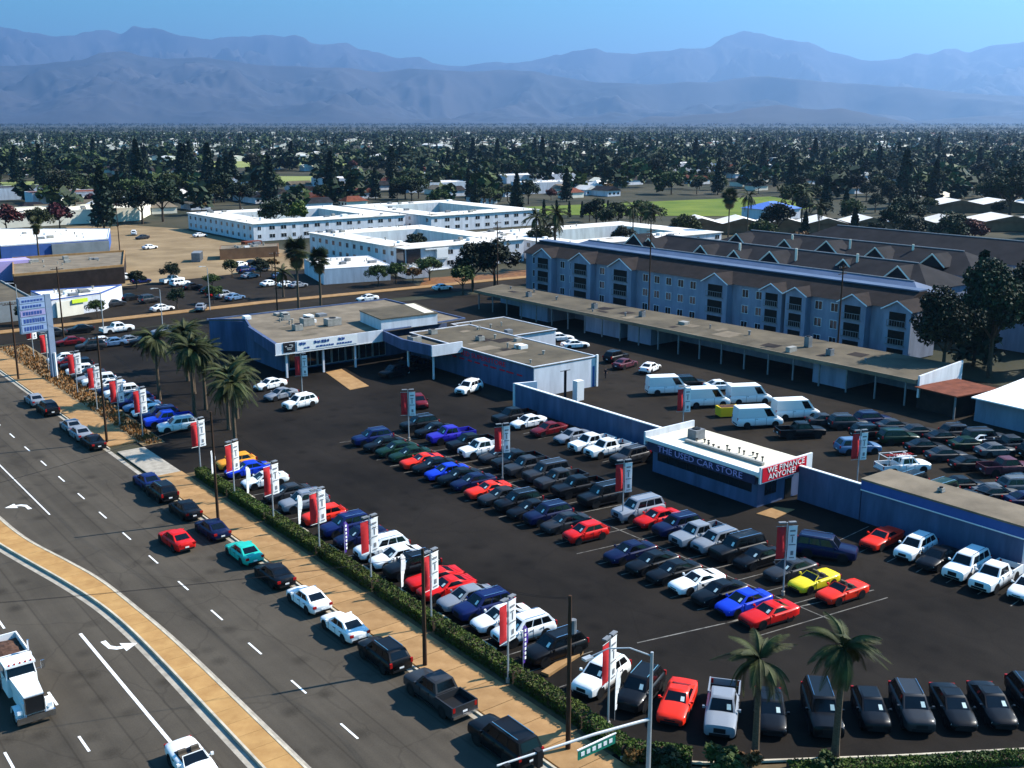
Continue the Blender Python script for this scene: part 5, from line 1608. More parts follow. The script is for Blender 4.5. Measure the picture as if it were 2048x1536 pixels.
def wheel_mesh(r, w=.22):
    t = MB(); n = 16
    for k in range(n):
        a, b = 2 * math.pi * k / n, 2 * math.pi * (k + 1) / n
        pa, pb = (r * math.cos(a), r * math.sin(a)), (r * math.cos(b), r * math.sin(b))
        qa, qb = (r * .62 * math.cos(a), r * .62 * math.sin(a)), (r * .62 * math.cos(b), r * .62 * math.sin(b))
        t.poly([(pa[0], -w / 2, pa[1]), (pb[0], -w / 2, pb[1]), (pb[0], w / 2, pb[1]), (pa[0], w / 2, pa[1])])
        t.poly([(pa[0], w / 2, pa[1]), (pb[0], w / 2, pb[1]), (qb[0], w / 2, qb[1]), (qa[0], w / 2, qa[1])])
        t.poly([(qa[0], -w / 2, qa[1]), (qb[0], -w / 2, qb[1]), (pb[0], -w / 2, pb[1]), (pa[0], -w / 2, pa[1])])
    return t


def rim_mesh(r, w=.22):
    t = MB()
    for s in (-1, 1):
        disc(t, 0, s * (w / 2 - .03), 0, r * .62, s, 12, 1)
        for k in range(5):
            a = 2 * math.pi * k / 5 + .3
            u = Vector((math.cos(a), 0, math.sin(a))); v = Vector((-math.sin(a), 0, math.cos(a)))
            p = [v * .045, u * r * .6 + v * .06, u * r * .6 - v * .06, v * -.045]
            p = [q + Vector((0, s * (w / 2 - .012), 0)) for q in p]
            t.poly(p if s > 0 else p[::-1], 0)
    return t


def car_parts(kind):
    """list of (part name, parent part or None, MB, material list, location)"""
    c = CARS[kind]
    w = c['W'] / 2; L2 = c['L'] / 2
    out = []
    mb = MB()
    gr = body_mesh(mb, c, 0)
    # dark sill, lower bumper and wheel arches belong to the body
    xw = c['wb'] / 2
    off = c.get('xoff', 0.0)
    for x in (xw + .05, -xw + .05):
        for s in (-1, 1): disc(mb, x, s * (w + .003), c['r'] + .03, c['r'] + .07, s, 16, 1)
    zl = c['st'][2][2]
    mb.box(L2 - .14, L2 + .005, -w * .62, w * .62, zl + .08, zl + .26, 1)
    mb.box(-L2 - .006, -L2 + .1, -w * .70, w * .70, zl + .14, zl + .30, 1)
    mb.box(-xw + .42, xw - .32, -w * 1.003, w * 1.003, zl - .01, zl + .07, 1)
    for s_ in (-1, 1):
        for xs in ([.75, -.25, -1.15] if kind not in ('coupe', 'convertible', 'van') else [.7, -.75]):
            mb.box(xs - .012, xs + .012, s_ * w * .985 - .02, s_ * w * .985 + .02, zl + .12, c['st'][4][3] - .10, 1)
            if xs < .7: mb.box(xs + .10, xs + .30, s_ * (w + .004) - .012, s_ * (w + .004) + .012, c['st'][4][3] - .20, c['st'][4][3] - .16, 1)
    mb.box(L2 - .11, L2 + .012, -w * .36, w * .36, zl + .30, c['st'][1][3] - .12, 1)
    if kind == 'convertible':
        mb.box(-.95, .62, -w * .74, w * .74, .55, .94 + .035, 1)
    mats = [M['paint'], M['trim']]
    if c.get('bed'):
        x0, x1 = -2.87, -.99
        mb.box(x0, x1, -w, -w + .09, .42, 1.20, 0)
        mb.box(x0, x1, w - .09, w, .42, 1.20, 0)
        mb.box(x1 - .06, x1, -w + .09, w - .09, .42, 1.20, 0)
        mb.box(x0 + .07, x1 - .06, -w + .09, w - .09, .42, .72, 1)
    body = ('body', None, mb, mats, None, 40)
    out.append(body)
    if c.get('bed'):
        t = MB().box(-2.87, -2.80, -w + .10, w - .10, .50, 1.17, 0)
        out.append(('tailgate', None, t, [M['paint']], None, None))
        t = MB().box(-2.99, -2.875, -w * .96, w * .96, .42, .60, 0)
        out.append(('bumper', None, t, [M['chrome']], None, None))
    if gr:
        A, B = gr
        out.append(('windshield', None, MB().poly(pane((A[1], A[0], B[0], B[1]), .07, .93, .06, .95)), [M['glass']], None, None))
        out.append(('price_card', None, MB().poly(pane((A[1], A[0], B[0], B[1]), .70, .86, .22, .62, .02)), [M['price_card']], None, None))
        if kind != 'van':
            out.append(('rear_window', None, MB().poly(pane((A[3], A[2], B[2], B[3]), .10, .90, .18, .92)), [M['glass']], None, None))
        np_ = c['panes']
        for s in (0, 1):
            q = (A[0], A[3], B[3], B[0]) if s == 0 else (A[2], A[1], B[1], B[2])
            if kind == 'van':
                spans = [(.06, .25)] if s == 0 else [(.75, .94)]
            elif np_ == 1: spans = [(.16, .78)] if s == 0 else [(.22, .84)]
            elif np_ == 2: spans = [(.13, .47), (.50, .84)] if s == 0 else [(.16, .50), (.53, .87)]
            else: spans = [(.12, .38), (.41, .66), (.69, .93)] if s == 0 else [(.07, .31), (.34, .59), (.62, .88)]
            for u0, u1 in spans:
                out.append(('side_window', None, MB().poly(pane(q, u0, u1, .10, .88)), [M['glass']], None, None))
    else:
        g0, g1, _, _, bz, _ = c['gr']
        q = ((g0, -w * .80, bz), (g0, w * .80, bz), (g1, w * .66, c['H']), (g1, -w * .66, c['H']))
        t = MB().poly(pane(q, .03, .97, 0, .93)); t.poly(pane(q, .03, .97, 0, .93, -.004)[::-1])
        out.append(('windshield', None, t, [M['glass']], None, None))
        t = MB().tube([(g0, -w * .82, bz), (g1, -w * .68, c['H']), (g1, w * .68, c['H']), (g0, w * .82, bz)], .035, 5)
        out.append(('windshield_frame', None, t, [M['paint']], None, None))
        for s in (-1, 1):
            t = MB().box(-.45, .05, s * .38 - .24, s * .38 + .24, .60, 1.0).box(-.62, -.42, s * .38 - .24, s * .38 + .24, .62, 1.22)
            out.append(('seat', None, t, [M['seat_cloth']], None, None))
    zt = c['st'][1][3]
    for s in (-1, 1):
        x = L2 - .10
        t = MB().poly([(x + .055, s * w * .40, zt - .10), (x - .10, s * w * .88, zt - .08), (x - .10, s * w * .86, zt - .22), (x + .07, s * w * .42, zt - .24)][::(1 if s > 0 else -1)])
        t.poly([(x - .10, s * w * .885, zt - .08), (x + .055, s * w * .405, zt - .085), (x - .10, s * w * .70, zt + .012)][::(-1 if s < 0 else 1)][::-1])
        out.append(('headlight', None, t, [M['lamp']], None, None))
        zt2 = c['st'][-2][3] if not c.get('bed') else 1.12
        xr = -L2 - .004
        t = MB().box(xr, xr + .10, s * w * .74 - .14, s * w * .74 + .14, zt2 - .26, zt2 - .06)
        if kind in ('suv', 'large_suv', 'minivan', 'hatchback', 'van', 'pickup'):
            t = MB().box(xr, xr + .12, s * w * .84 - .09, s * w * .84 + .09, zt2 - .30, zt2 + .02)
        out.append(('taillight', None, t, [M['taillamp']], None, None))
        xm = c['gr'][0] - .28; zm = c['gr'][4] + .06
        t = MB().box(xm - .05, xm + .09, s * (w + .02) - .0 if s > 0 else s * (w + .17), s * (w + .17) if s > 0 else s * (w + .02), zm - .06, zm + .10)
        t.box(xm - .02, xm + .04, min(s * w * .9, s * (w + .03)), max(s * w * .9, s * (w + .03)), zm - .03, zm + .02)
        out.append(('mirror', None, t, [M['paint']], None, None))
    for x in (xw + .05, -xw + .05):
        for s in (-1, 1):
            out.append(('wheel', None, wheel_mesh(c['r']), [M['tyre']], (x, s * (w - .10), c['r']), 30))
            out.append(('rim', 'wheel', rim_mesh(c['r']), [M['rim'], M['trim']], None, None))
    out.append(('number_plate', None, MB().box(-L2 - .02, -L2 + .02, -.17, .17, zl + .34, zl + .46), [M['white_paint']], None, None))
    if kind in ('suv', 'large_suv'):
        A, B = gr
        for s in (-1, 1):
            out.append(('roof_rail', None, MB().tube([(B[0][0] - .15, s * w * .60, c['H'] + .05), (B[2][0] + .2, s * w * .60, c['H'] + .05)], .022, 5), [M['chrome']], None, None))
    return out


M['price_card'] = mat('price_card', (0.62, 0.72, 0.66), 0.6)
M['seat_cloth'] = mat('seat_cloth', (0.10, 0.08, 0.06), 0.9)
_pc = {}


def car_data(kind):
    if kind not in _pc:
        parts = []
        wm = {}
        for (nm, par, mb, mats, loc, sm) in car_parts(kind):
            if nm in ('wheel', 'rim'):
                if nm not in wm: wm[nm] = mb.mesh(kind + '_' + nm, mats, sm)
                me = wm[nm]
            else:
                me = mb.mesh(kind + '_' + nm, mats, sm)
            parts.append((nm, par, me, loc))
        # one joined mesh for cars too far off to show parts
        jm = MB(); jmats = [M['paint'], M['trim'], M['glass'], M['tyre'], M['lamp'], M['taillamp'], M['chrome'], M['rim'], M['seat_cloth'], M['white_paint'], M['price_card']]
        last = None
        for (nm, par, mb, mats, loc, sm) in car_parts(kind):
            if nm == 'price_card': continue
            if nm == 'rim': loc = last
            b = len(jm.v); l = loc or (0, 0, 0); last = loc
            jm.v += [(v[0] + l[0], v[1] + l[1], v[2] + l[2]) for v in mb.v]
            jm.f += [tuple(b + i for i in f) for f in mb.f]
            jm.m += [jmats.index(mats[i]) for i in mb.m]
        _pc[kind] = (parts, jm.mesh(kind + '_whole', jmats, 40))
    return _pc[kind]


PAINT = {
    'black': (0.006, 0.006, 0.007), 'dark grey': (0.030, 0.031, 0.034), 'grey': (0.10, 0.105, 0.11), 'silver': (0.22, 0.24, 0.27),
    'white': (0.80, 0.80, 0.78), 'red': (0.60, 0.012, 0.010), 'bright red': (0.78, 0.030, 0.012), 'dark red': (0.13, 0.008, 0.012), 'navy': (0.006, 0.010, 0.045),
    'dark blue': (0.008, 0.016, 0.085), 'blue': (0.010, 0.045, 0.50), 'sky blue': (0.03, 0.22, 0.62), 'steel blue': (0.10, 0.18, 0.30),
    'teal': (0.02, 0.42, 0.33), 'yellow': (0.75, 0.60, 0.02), 'orange': (0.75, 0.30, 0.03), 'dark green': (0.008, 0.028, 0.014), 'purple': (0.045, 0.012, 0.10),
    'maroon': (0.10, 0.030, 0.040), 'indigo': (0.030, 0.022, 0.35),
}
NAMES = {'sedan': ('sedan', 'sedan', 'car'), 'coupe': ('coupe', 'coupe', 'car'), 'suv': ('suv', 'SUV', 'car'), 'large_suv': ('large_suv', 'large SUV', 'car'),
         'hatchback': ('hatchback', 'hatchback', 'car'), 'pickup': ('pickup_truck', 'pickup', 'pickup'), 'van': ('cargo_van', 'cargo van', 'van'),
         'minivan': ('minivan', 'minivan', 'van'), 'convertible': ('convertible', 'convertible', 'car')}


def car(kind, colour, x, y, heading, label, group=None, z=0.0, simple=False):
    card = group is not None and ('displayed' in group or 'slanted' in group or 'island' in group)
    nm, _, cat = NAMES[kind]
    parts, whole = car_data(kind)
    k = 1 + rnd.uniform(-.05, .05) if colour not in ('black', 'white') else 1
    col = tuple(min(1, q * k) for q in PAINT[colour]) + (1,)
    if simple:
        o = link(nm, whole, None, (x, y, z), R(heading))
        o.color = col
        o.scale = (1.07, 1.07, 1.07)
        return tag(o, label, cat, group)
    e = empty(nm, (x, y, z), R(heading), label, cat, group)
    e.scale = (1.07, 1.07, 1.07)
    last = None
    for pn, par, me, loc in parts:
        if pn == 'price_card' and not card: continue
        o = link(pn, me, last if par else e, loc)
        o.color = col
        if not par: last = o
    return e


SHORT = {'s': 'sedan', 'c': 'coupe', 'u': 'suv', 'L': 'large_suv', 'h': 'hatchback', 'p': 'pickup', 'v': 'van', 'm': 'minivan', 'o': 'convertible'}
used_labels = {}


def row(items, X, phrase, end, group, heading=180.0, z=0.0, simple=False, jit=0.25, hj=1.5, sim_from=None):
    """items: (Y, type letter, colour[, X[, heading]]) counted from one end"""
    for i, it in enumerate(items):
        Y, k, colour = it[:3]
        x = it[3] if len(it) > 3 and it[3] is not None else X + rnd.uniform(-jit, jit)
        h = it[4] if len(it) > 4 else heading + rnd.uniform(-hj, hj)
        kind = SHORT[k]
        label = f"{colour} {NAMES[kind][1]}, {ORD[i]} from {end} in {phrase}"
        car(kind, colour, x, Y, h, label, group, z, simple or (sim_from is not None and Y > sim_from))


# parked along the street kerb
STREET = [(48.69, 'L', 'black'), (56.2, 'p', 'dark grey'), (63.35, 'u', 'black'), (69.37, 's', 'white'), (75.59, 's', 'white'),
          (81.87, 's', 'black'), (88.19, 's', 'teal'), (95.59, 's', 'navy'), (102.51, 's', 'black'), (108.99, 'u', 'black'),
          (113.57, 's', 'dark blue'), (132.57, 's', 'black'), (137.44, 's', 'silver'), (141.5, 's', 'silver'),
          (152.38, 'u', 'black'), (158.71, 's', 'silver')]
row(STREET, 37.15, 'the line along the street kerb', 'the street corner', 'cars parked along the street kerb', 90, -0.115, jit=.12, hj=1)
car('sedan', 'red', 33.4, 95.03, 92, 'red sedan driving in the lane beside the teal parked sedan', None, -0.115)
car('convertible', 'white', 20.6, 61.47 - 2.6, -90, 'white open-topped car waiting in the turn lane by the thick white line', None, -0.115)

# front row behind the hedge, counted from the street corner
FRONT = [(56.11, 'u', 'black'), (59.91, 'u', 'white'), (62.66, 's', 'white'), (65.15, 'u', 'dark blue'), (67.39, 's', 'silver'),
         (70.16, 'c', 'red'), (72.37, 'c', 'red'), (75.56, 'u', 'black'), (78.32, 's', 'white'), (80.87, 'u', 'white'),
         (84.7, 's', 'navy'), (87.79, 'u', 'dark blue'), (91.83, 'h', 'bright red'), (96.45, 'u', 'silver'), (100.21, 's', 'dark grey'), (105.64, 's', 'white'),
         (110.2, 's', 'blue'), (113.67, 'h', 'orange')]
row(FRONT, 47.5, 'the row behind the hedge', 'the street corner', 'cars displayed behind the hedge', 175, jit=.15)

# the corner row, nose to the kerb by the two palms
CORNER = [(50.9, 'u', 'white', 47.5, 194), (47.9, 'u', 'black', 48.4, 203), (45.3, 'c', 'bright red', 49.4, 212), (42.7, 'p', 'silver', 51.0, 218),
          (40.6, 's', 'black', 53.4, 223), (38.4, 'L', 'black', 56.0, 226), (36.6, 'h', 'black', 58.9, 226.5), (35.0, 'u', 'dark grey', 61.2, 227), (33.4, 's', 'black', 63.6, 228), (31.9, 's', 'black', 65.9, 228.5), (30.5, 'u', 'black', 68.6, 229)]
row(CORNER, 50, 'the slanted row beside the two palms', 'the hedge end', 'cars slanted along the corner kerb')

# past the driveway, behind the dry grass
PAST = [(132.6, 'u', 'white'), (136.0, 'p', 'blue'), (139.2, 'u', 'dark blue'), (142.3, 's', 'white'), (145.5, 's', 'steel blue'), (148.4, 'u', 'dark blue'), (151.5, 's', 'silver'), (154.6, 'u', 'white'), (157.7, 's', 'navy'),
        (160.8, 's', 'white'), (163.9, 'u', 'white'), (167.0, 's', 'silver'), (170.2, 's', 'dark grey'), (173.4, 'h', 'white'), (176.8, 'u', 'black'), (180.5, 's', 'dark red'), (184.2, 's', 'white')]
row(PAST, 48.0, 'the row behind the dry grass strip', 'the driveway', 'cars behind the dry grass strip', 172, sim_from=165)

# middle island, aisle side, counted from the showroom end
MIDA = [(112.14, 'u', 'dark blue'), (109.16, 's', 'black'), (106.51, 's', 'dark green'), (103.71, 's', 'dark green'), (100.8, 'c', 'bright red'), (98.4, 's', 'black'),
        (95.66, 's', 'blue'), (93.41, 's', 'black'), (91.03, 's', 'navy'), (88.0, 'c', 'bright red'), (85.43, 's', 'dark grey'), (82.78, 'u', 'black'), (80.47, 's', 'black'),
        (78.08, 'u', 'navy'), (75.45, 's', 'dark grey'), (72.21, 'h', 'red'), (66.18, 's', 'navy'), (63.22, 's', 'black'), (60.63, 's', 'black'),
        (57.96, 'c', 'white'), (55.26, 's', 'black'), (52.78, 's', 'blue'), (50.14, 'c', 'red')]
row(MIDA, 65, 'the middle island, aisle side', 'the showroom end', 'cars in the middle island', 173, jit=.2)
MIDB = [(113.87, 'u', 'black'), (110.59, 's', 'black'), (106.99, 'p', 'indigo'), (102.68, 'p', 'black'), (99.87, 'p', 'white'), (96.88, 's', 'dark grey'), (93.71, 'p', 'black'), (91.21, 'p', 'dark grey'),
        (88.17, 'L', 'dark grey'), (85.41, 'p', 'dark grey'), (82.42, 'p', 'black'), (78.68, 'L', 'black'), (73.4, 'L', 'silver'), (70.84, 's', 'red'), (67.92, 'u', 'navy'), (65.04, 'p', 'silver'),
        (62.89, 'u', 'silver'), (60.47, 'L', 'black'), (58.13, 's', 'black'), (54.62, 's', 'dark grey'), (51.96, 'o', 'yellow'), (49.12, 'o', 'bright red')]
row(MIDB, 73.2, 'the middle island, office side', 'the showroom end', 'cars in the middle island', 173, jit=.2)
car('large_suv', 'navy', 79.6, 55.43, -62, 'navy blue SUV standing alone in the aisle below the red finance sign')

WALLROW = [(109.19, 'p', 'black'), (106.19, 's', 'white'), (101.88, 's', 'dark red'), (97.67, 's', 'silver'), (93.65, 'p', 'white'), (90.78, 'p', 'white'), (86.98, 'u', 'dark grey')]
row(WALLROW, 85.2, 'the row under the blue wall', 'the wall corner', 'cars parked along the long blue wall', 176)
RIGHTROW = [(54.0, 'c', 'bright red'), (50.6, 'u', 'white'), (48.13, 's', 'black'), (45.42, 'L', 'white'), (42.72, 'p', 'white'), (39.94, 's', 'white')]
row(RIGHTROW, 86.3, 'the row beside the low blue building', 'the office', 'cars beside the low blue building', 184)

# by the showroom
G1 = 'cars by the showroom'
car('suv', 'white', (65.85, 133.45)[0], (65.85, 133.45)[1], 188, 'white SUV, nearest of three by the showroom lamp post', G1)
car('sedan', 'silver', (66.01, 139.72)[0], (66.01, 139.72)[1], 188, 'silver sedan, middle one of three by the showroom lamp post', G1)
car('sedan', 'white', (67.45, 145.02)[0], (67.45, 145.02)[1] + 1.2, 188, 'white sedan, nearest the showroom of three by the lamp post', G1)
car('hatchback', 'dark red', (79.5, 123.9)[0], (79.5, 123.9)[1], 250, 'dark red hatchback standing alone behind the banner lamp post')
car('suv', 'white', (89.6, 125.91)[0], (89.6, 125.91)[1], 200, 'white SUV parked under the lettered blue showroom wall')
car('sedan', 'black', 92.8, 143.6, 200, 'black sedan shaded under the showroom canopy')
car('sedan', 'dark grey', 92.5, 147.0, 205, 'dark grey sedan at the back of the showroom canopy shade')
car('suv', 'black', 86.3, 141.6, 190, 'black SUV in the showroom shade beside the entrance ramp')

# back lot behind the wall
G2 = 'vehicles in the back lot'
BACK = [('van', 'white', (112.4, 107.46), -28, 'white high-roof cargo van nearest the showroom end of the back lot'),
        ('van', 'white', (111.56, 99.04), -28, 'white cargo van tucked between two others in the middle of the back lot'),
        ('van', 'white', (117.54, 96.5), -28, 'white cargo van farthest from the blue wall in the back lot'),
        ('van', 'white', (109.16, 87.92), -28, 'white cargo van in front of the yellow skip'),
        ('van', 'white', (116.27, 87.38), -28, 'white cargo van next to the black pickup in the back lot'),
        ('sedan', 'white', (120.59, 119.3), 20, 'white sedan beside the carport, near the showroom end wall'),
        ('suv', 'black', (121.63, 128.36), 10, 'black SUV beyond the showroom end wall'),
        ('sedan', 'maroon', (119.42, 123.87), 10, 'maroon sedan beyond the showroom end wall'),
        ('suv', 'black', (117.63, 108.07), -25, 'black SUV between the white vans and the carport'),
        ('sedan', 'white', (120.15, 104.15), -25, 'white sedan half hidden behind the cargo vans'),
        ('pickup', 'black', (109.42, 81.27), -30, 'black pickup with pale cab roof at the end of the vans'),
        ('sedan', 'dark grey', (116.59, 82.76), -30, 'dark grey sedan beside the black pickup in the back lot'),
        ('suv', 'dark grey', (117.67, 80.11), -30, 'dark grey SUV behind the blue-grey van in the back lot'),
        ('minivan', 'steel blue', (109.53, 72.84), -30, 'steel blue minivan in front of the utility pickup'),
        ('suv', 'dark green', (116.89, 72.15), -30, 'dark green SUV behind the utility pickup ladder rack'),
        ('sedan', 'black', (116.37, 68.05), -30, 'black sedan beyond the hood of the utility pickup'),
        ('sedan', 'dark grey', (115.27, 64.63), -30, 'dark grey sedan in the outer back lot row below the sheds'),
        ('sedan', 'black', (114.42, 60.99), -30, 'black sedan next to the maroon pickup in the back lot'),
        ('pickup', 'maroon', (115.77, 57.64), -30, 'maroon pickup at the frame edge of the back lot'),
        ('suv', 'grey', (111.08, 53.33), -30, 'grey SUV behind the low blue building roof'),
        ('sedan', 'black', (106.83, 57.65), -30, 'black sedan close behind the low blue building roof'),
        ('sedan', 'dark grey', (106.58, 53.82), -30, 'dark grey sedan behind the end of the low blue building'),
        ('sedan', 'white', (124.32, 65.31), -20, 'white sedan in the shade beside the white roofed shed'),
        ('suv', 'black', (116.07, 75.55), -30, 'black SUV in the middle of the outer back lot row'),
        ('sedan', 'white', (124.76, 150.86), -20, 'white sedan behind the showroom wing, nearer the street'),
        ('sedan', 'white', (125.15, 147.01), -20, 'white sedan behind the showroom wing, beside a like one'),
        ('sedan', 'white', (123.2, 140.61), -20, 'white sedan peeping over the showroom wing roof near its end'),
        ('suv', 'dark red', (124.24, 156.16), -20, 'dark red SUV behind the showroom wing'),
        ]
for k, c, xy, h, lb in BACK:
    car(k, c, xy[0], xy[1], h, lb, G2, 0.005)

# ------------------------------------------------------------------ street furniture
LIFT = 0.0
pole_m = MB().tube([(0, 0, 0), (0, 0, 6.55)], [.075, .055], 8).mesh('pole', M['galv'])
base_m = MB().tube([(0, 0, 0), (0, 0, .35)], .16, 8).mesh('base', M['concrete'])
arm_m = MB().tube([(-.95, 0, 0), (.95, 0, 0)], .022, 5).mesh('banner_arm', M['galv'])
lampa_m = MB().box(-.75, -.12, -.16, .16, 0, .10).mesh('lamp_head', M['grey_metal'])
lampb_m = MB().box(.12, .75, -.16, .16, 0, .10).mesh('lamp_head', M['grey_metal'])


def cloth(x0, x1, z0, z1, bulge, m, name):
    """a hung banner with thickness, bellied by the wind"""
    t = MB(); n, k = 6, 8
    def P(i, j, o):
        u, v = i / n, j / k
        y = -bulge * math.sin(math.pi * u) * math.sin(math.pi * v) ** .5 * (1 + .2 * math.sin(v * 5)) + o
        return (x0 + (x1 - x0) * u, y, z0 + (z1 - z0) * v)
    for i in range(n):
        for j in range(k):
            t.poly([P(i, j, -.008), P(i + 1, j, -.008), P(i + 1, j + 1, -.008), P(i, j + 1, -.008)])
            t.poly([P(i, j, .008), P(i, j + 1, .008), P(i + 1, j + 1, .008), P(i + 1, j, .008)])
    return t.mesh(name, m, 60)


REDS = [cloth(-.98, -.13, 3.35, 6.15, b, M['red_cloth'], 'banner') for b in (.30, .18, .38)]
redc = cloth(-.98, -.13, 3.35, 6.15, .30, M['red_cloth'], 'banner')
whtc = cloth(.13, .90, 3.15, 6.25, .03, M['white_cloth'], 'banner')
INK = [MB().box(a, b, -.062, -.05, c, d).mesh('print', M['ink_grey']) for (a, b, c, d) in ((.25, .72, 5.72, 5.86), (.30, .66, 5.35, 5.45), (.44, .54, 4.75, 5.3), (.20, .80, 4.52, 4.60), (.40, .64, 3.62, 4.0), (.30, .74, 3.36, 3.44))]
ink_b = MB()
for (a, b, c, d) in ((-.80, -.68, 3.8, 5.7), (-.50, -.44, 4.0, 5.6)):
    ink_b.box(a, b, -.33, -.31, c, d)


def banner_pole(x, y, label, sc=1.0, shade=None):
    e = empty('banner_pole', (x, y, 0), R((12 if shade is None else -24) + rnd.uniform(-7, 7)), label, 'lamp post', 'lamp posts with a red and a white banner')
    e.scale = (sc, sc, sc)
    link('base', base_m, e); link('pole', pole_m, e)
    link('banner_arm', arm_m, e, (0, 0, 6.22)); link('banner_arm', arm_m, e, (0, 0, 3.25))
    rb_ = link('banner', rnd.choice(REDS), e)
    rb_.scale = (rnd.uniform(.85, 1.0), rnd.uniform(.4, 1.4), 1)
    w = link('banner', whtc, e)
    for q in INK: link('print', q, w)
    link('lamp_head', lampa_m, e, (0, 0, 6.5)); link('lamp_head', lampb_m, e, (0, 0, 6.5))
    return e


BP = [(1216, 1452), (1016, 1365), (863, 1255), (743, 1175), (640, 1112), (548, 1048), (470, 1000), (402, 945)]
for i, q in enumerate([(44.24, 46.64), (42.47, 55.22), (42.93, 65.76), (43.03, 75.22), (42.81, 84.14), (42.93, 93.98), (42.89, 103.22), (43.49, 113.94)]):
    banner_pole(q[0], q[1], 'lamp post with red and white banners in the hedge, ' + ORD[i] + ' from the street corner', 1.0)
for i, q in enumerate([(43.29, 132.29), (42.75, 139.43), (42.8, 148.96), (43.38, 159.87), (44.13, 177.71), (45.29, 191.05)]):
    banner_pole(q[0], q[1], 'lamp post with red and white banners in the dry grass, ' + ORD[i] + ' from the driveway', 1.0)
for q, lb_ in (((69.82, 52.53), 'lamp post with banners in the middle island beside the yellow convertible'), ((70.81, 73.23), 'lamp post with banners in the middle island beside the silver SUV'),
               ((69.27, 91.04), 'lamp post with banners in the middle island behind the red coupe'), ((69.39, 110.64), 'lamp post with banners at the showroom end of the middle island'),
               ((97.94, 90.75), 'lamp post with banners behind the finance office in the back lot'), ((98.42, 65.22), 'lamp post with banners behind the low wall in the back lot'),
               ((68.74, 138.34), 'lamp post with dark banners by the showroom entrance')):
    banner_pole(q[0], q[1], lb_, 1.0, True)

# feather flags in the hedge
ff_pole = MB().tube([(0, 0, 0), (0, 0, 2.2), (.06, 0, 3.2), (.3, 0, 3.7)], .02, 5).mesh('flag_pole', M['galv'])


def feather_flag(x, y, m, label, tilt=0.0):
    e = empty('feather_flag', (x, y, 0), R(15), label, 'flag', 'feather flags in the hedge')
    e.rotation_euler = (0, tilt, R(15))
    link('pole', ff_pole, e)
    t = MB()
    for j in range(8):
        z0, z1 = .7 + j * .37, .7 + (j + 1) * .37
        w0, w1 = .55 * min(1, .4 + j * .12), .55 * min(1, .4 + (j + 1) * .12) * (1 if j < 7 else .5)
        b = .06 * math.sin(j)
        t.poly([(.02, -.006, z0), (.02 + w0, b, z0), (.02 + w1, b, z1), (.02, -.006, z1)])
        t.poly([(.02, .006, z0), (.02, .006, z1), (.02 + w1, b + .012, z1), (.02 + w0, b + .012, z0)])
    t.build('cloth', m, e)
    if m == M['purple_cloth']:
        for j in range(7): MB().box(.14, .32, -.05, -.035, 1.0 + j * .36, 1.22 + j * .36).build('letter', M['white_cloth'], e)


for (q, m, lb_) in (((44.21, 55.69), 'purple_cloth', 'purple feather flag with white print beside the black SUV'), ((44.18, 81.9), 'purple_cloth', 'purple feather flag with white print beside the navy cars'),
                    ((44.26, 72.35), 'white_cloth', 'white feather flag in front of the red coupes'), ((44.15, 90.99), 'white_cloth', 'white feather flag in front of the red hatchback'),
                    ((43.93, 102.41), 'white_cloth', 'white feather flag in front of the blue sedan'), ((43.27, 110.13), 'white_cloth', 'white feather flag nearest the driveway'), ((45.09, 46.91), 'white_cloth', 'white feather flag at the hedge end')):
    feather_flag(q[0], q[1], M[m], lb_)

# wooden utility poles along the kerb, with cross-arms and wires
def utility_pole(x, y, h, label, arms=2, box=False):
    e = empty('utility_pole', (x, y, 0), 0, label, 'utility pole', 'wooden utility poles along the kerb')
    MB().tube([(0, 0, -.1), (0, 0, h)], [.17, .11], 8).build('pole', M['wood_pole'], e)
    for k in range(arms):
        a = MB().box(-1.1, 1.1, -.06, .06, h - .5 - k * 1.0, h - .38 - k * 1.0).build('cross_arm', M['wood_pole'], e)
        for s in (-1, -.5, .5, 1): MB().tube([(s, 0, h - .38 - k), (s, 0, h - .2 - k)], .045, 6).build('insulator', M['galv'], a)
    if box: MB().tube([(.28, 0, h - 2.6), (.28, 0, h - 1.7)], .22, 9).build('transformer', M['grey_metal'], e)
    return e


UP = [(1136, 1490), (850, 1330), (436, 1037), (212, 882), (36, 758)]
ups = [(40.42, 46.26), (39.18, 61.0), (39.26, 99.12), (39.03, 133.09), (39.11, 175.95)]
for i, q in enumerate(ups): utility_pole(q[0], q[1], [10.6, 9.2, 11.2, 13.6, 12.2][i], 'brown wooden utility pole on the sidewalk, ' + ORD[i] + ' from the street corner', 0 if i in (0, 1, 2) else 1, i == 0)
tops = [10.4, 9.0, 11.0, 13.0, 12.0]


def span(a, b, sag, label):
    e = empty('overhead_wire', a, 0, label, 'wire', 'overhead wires')
    for off in (-.12, .12):
        P = [(off + (b[0] - a[0]) * k / 14, (b[1] - a[1]) * k / 14, (b[2] - a[2]) * k / 14 - sag * 4 * (k / 14) * (1 - k / 14)) for k in range(15)]
        MB().tube(P, .011, 4).build('strand', M['trim'], e)


for i in range(4):
    span((ups[i][0], ups[i][1], tops[i]), (ups[i + 1][0], ups[i + 1][1], tops[i + 1]), .9, 'thin sagging wires between kerb poles, ' + ORD[i] + ' span from the street corner')
span((ups[1][0], ups[1][1], 8.6), (-10.5, ups[1][1] + 19, 10.5), .8, 'thin wires crossing the street from the second kerb pole')
span((ups[2][0], ups[2][1], 10.4), (-10.5, ups[2][1] - 13, 10.5), .8, 'thin wires crossing the street from the third kerb pole')

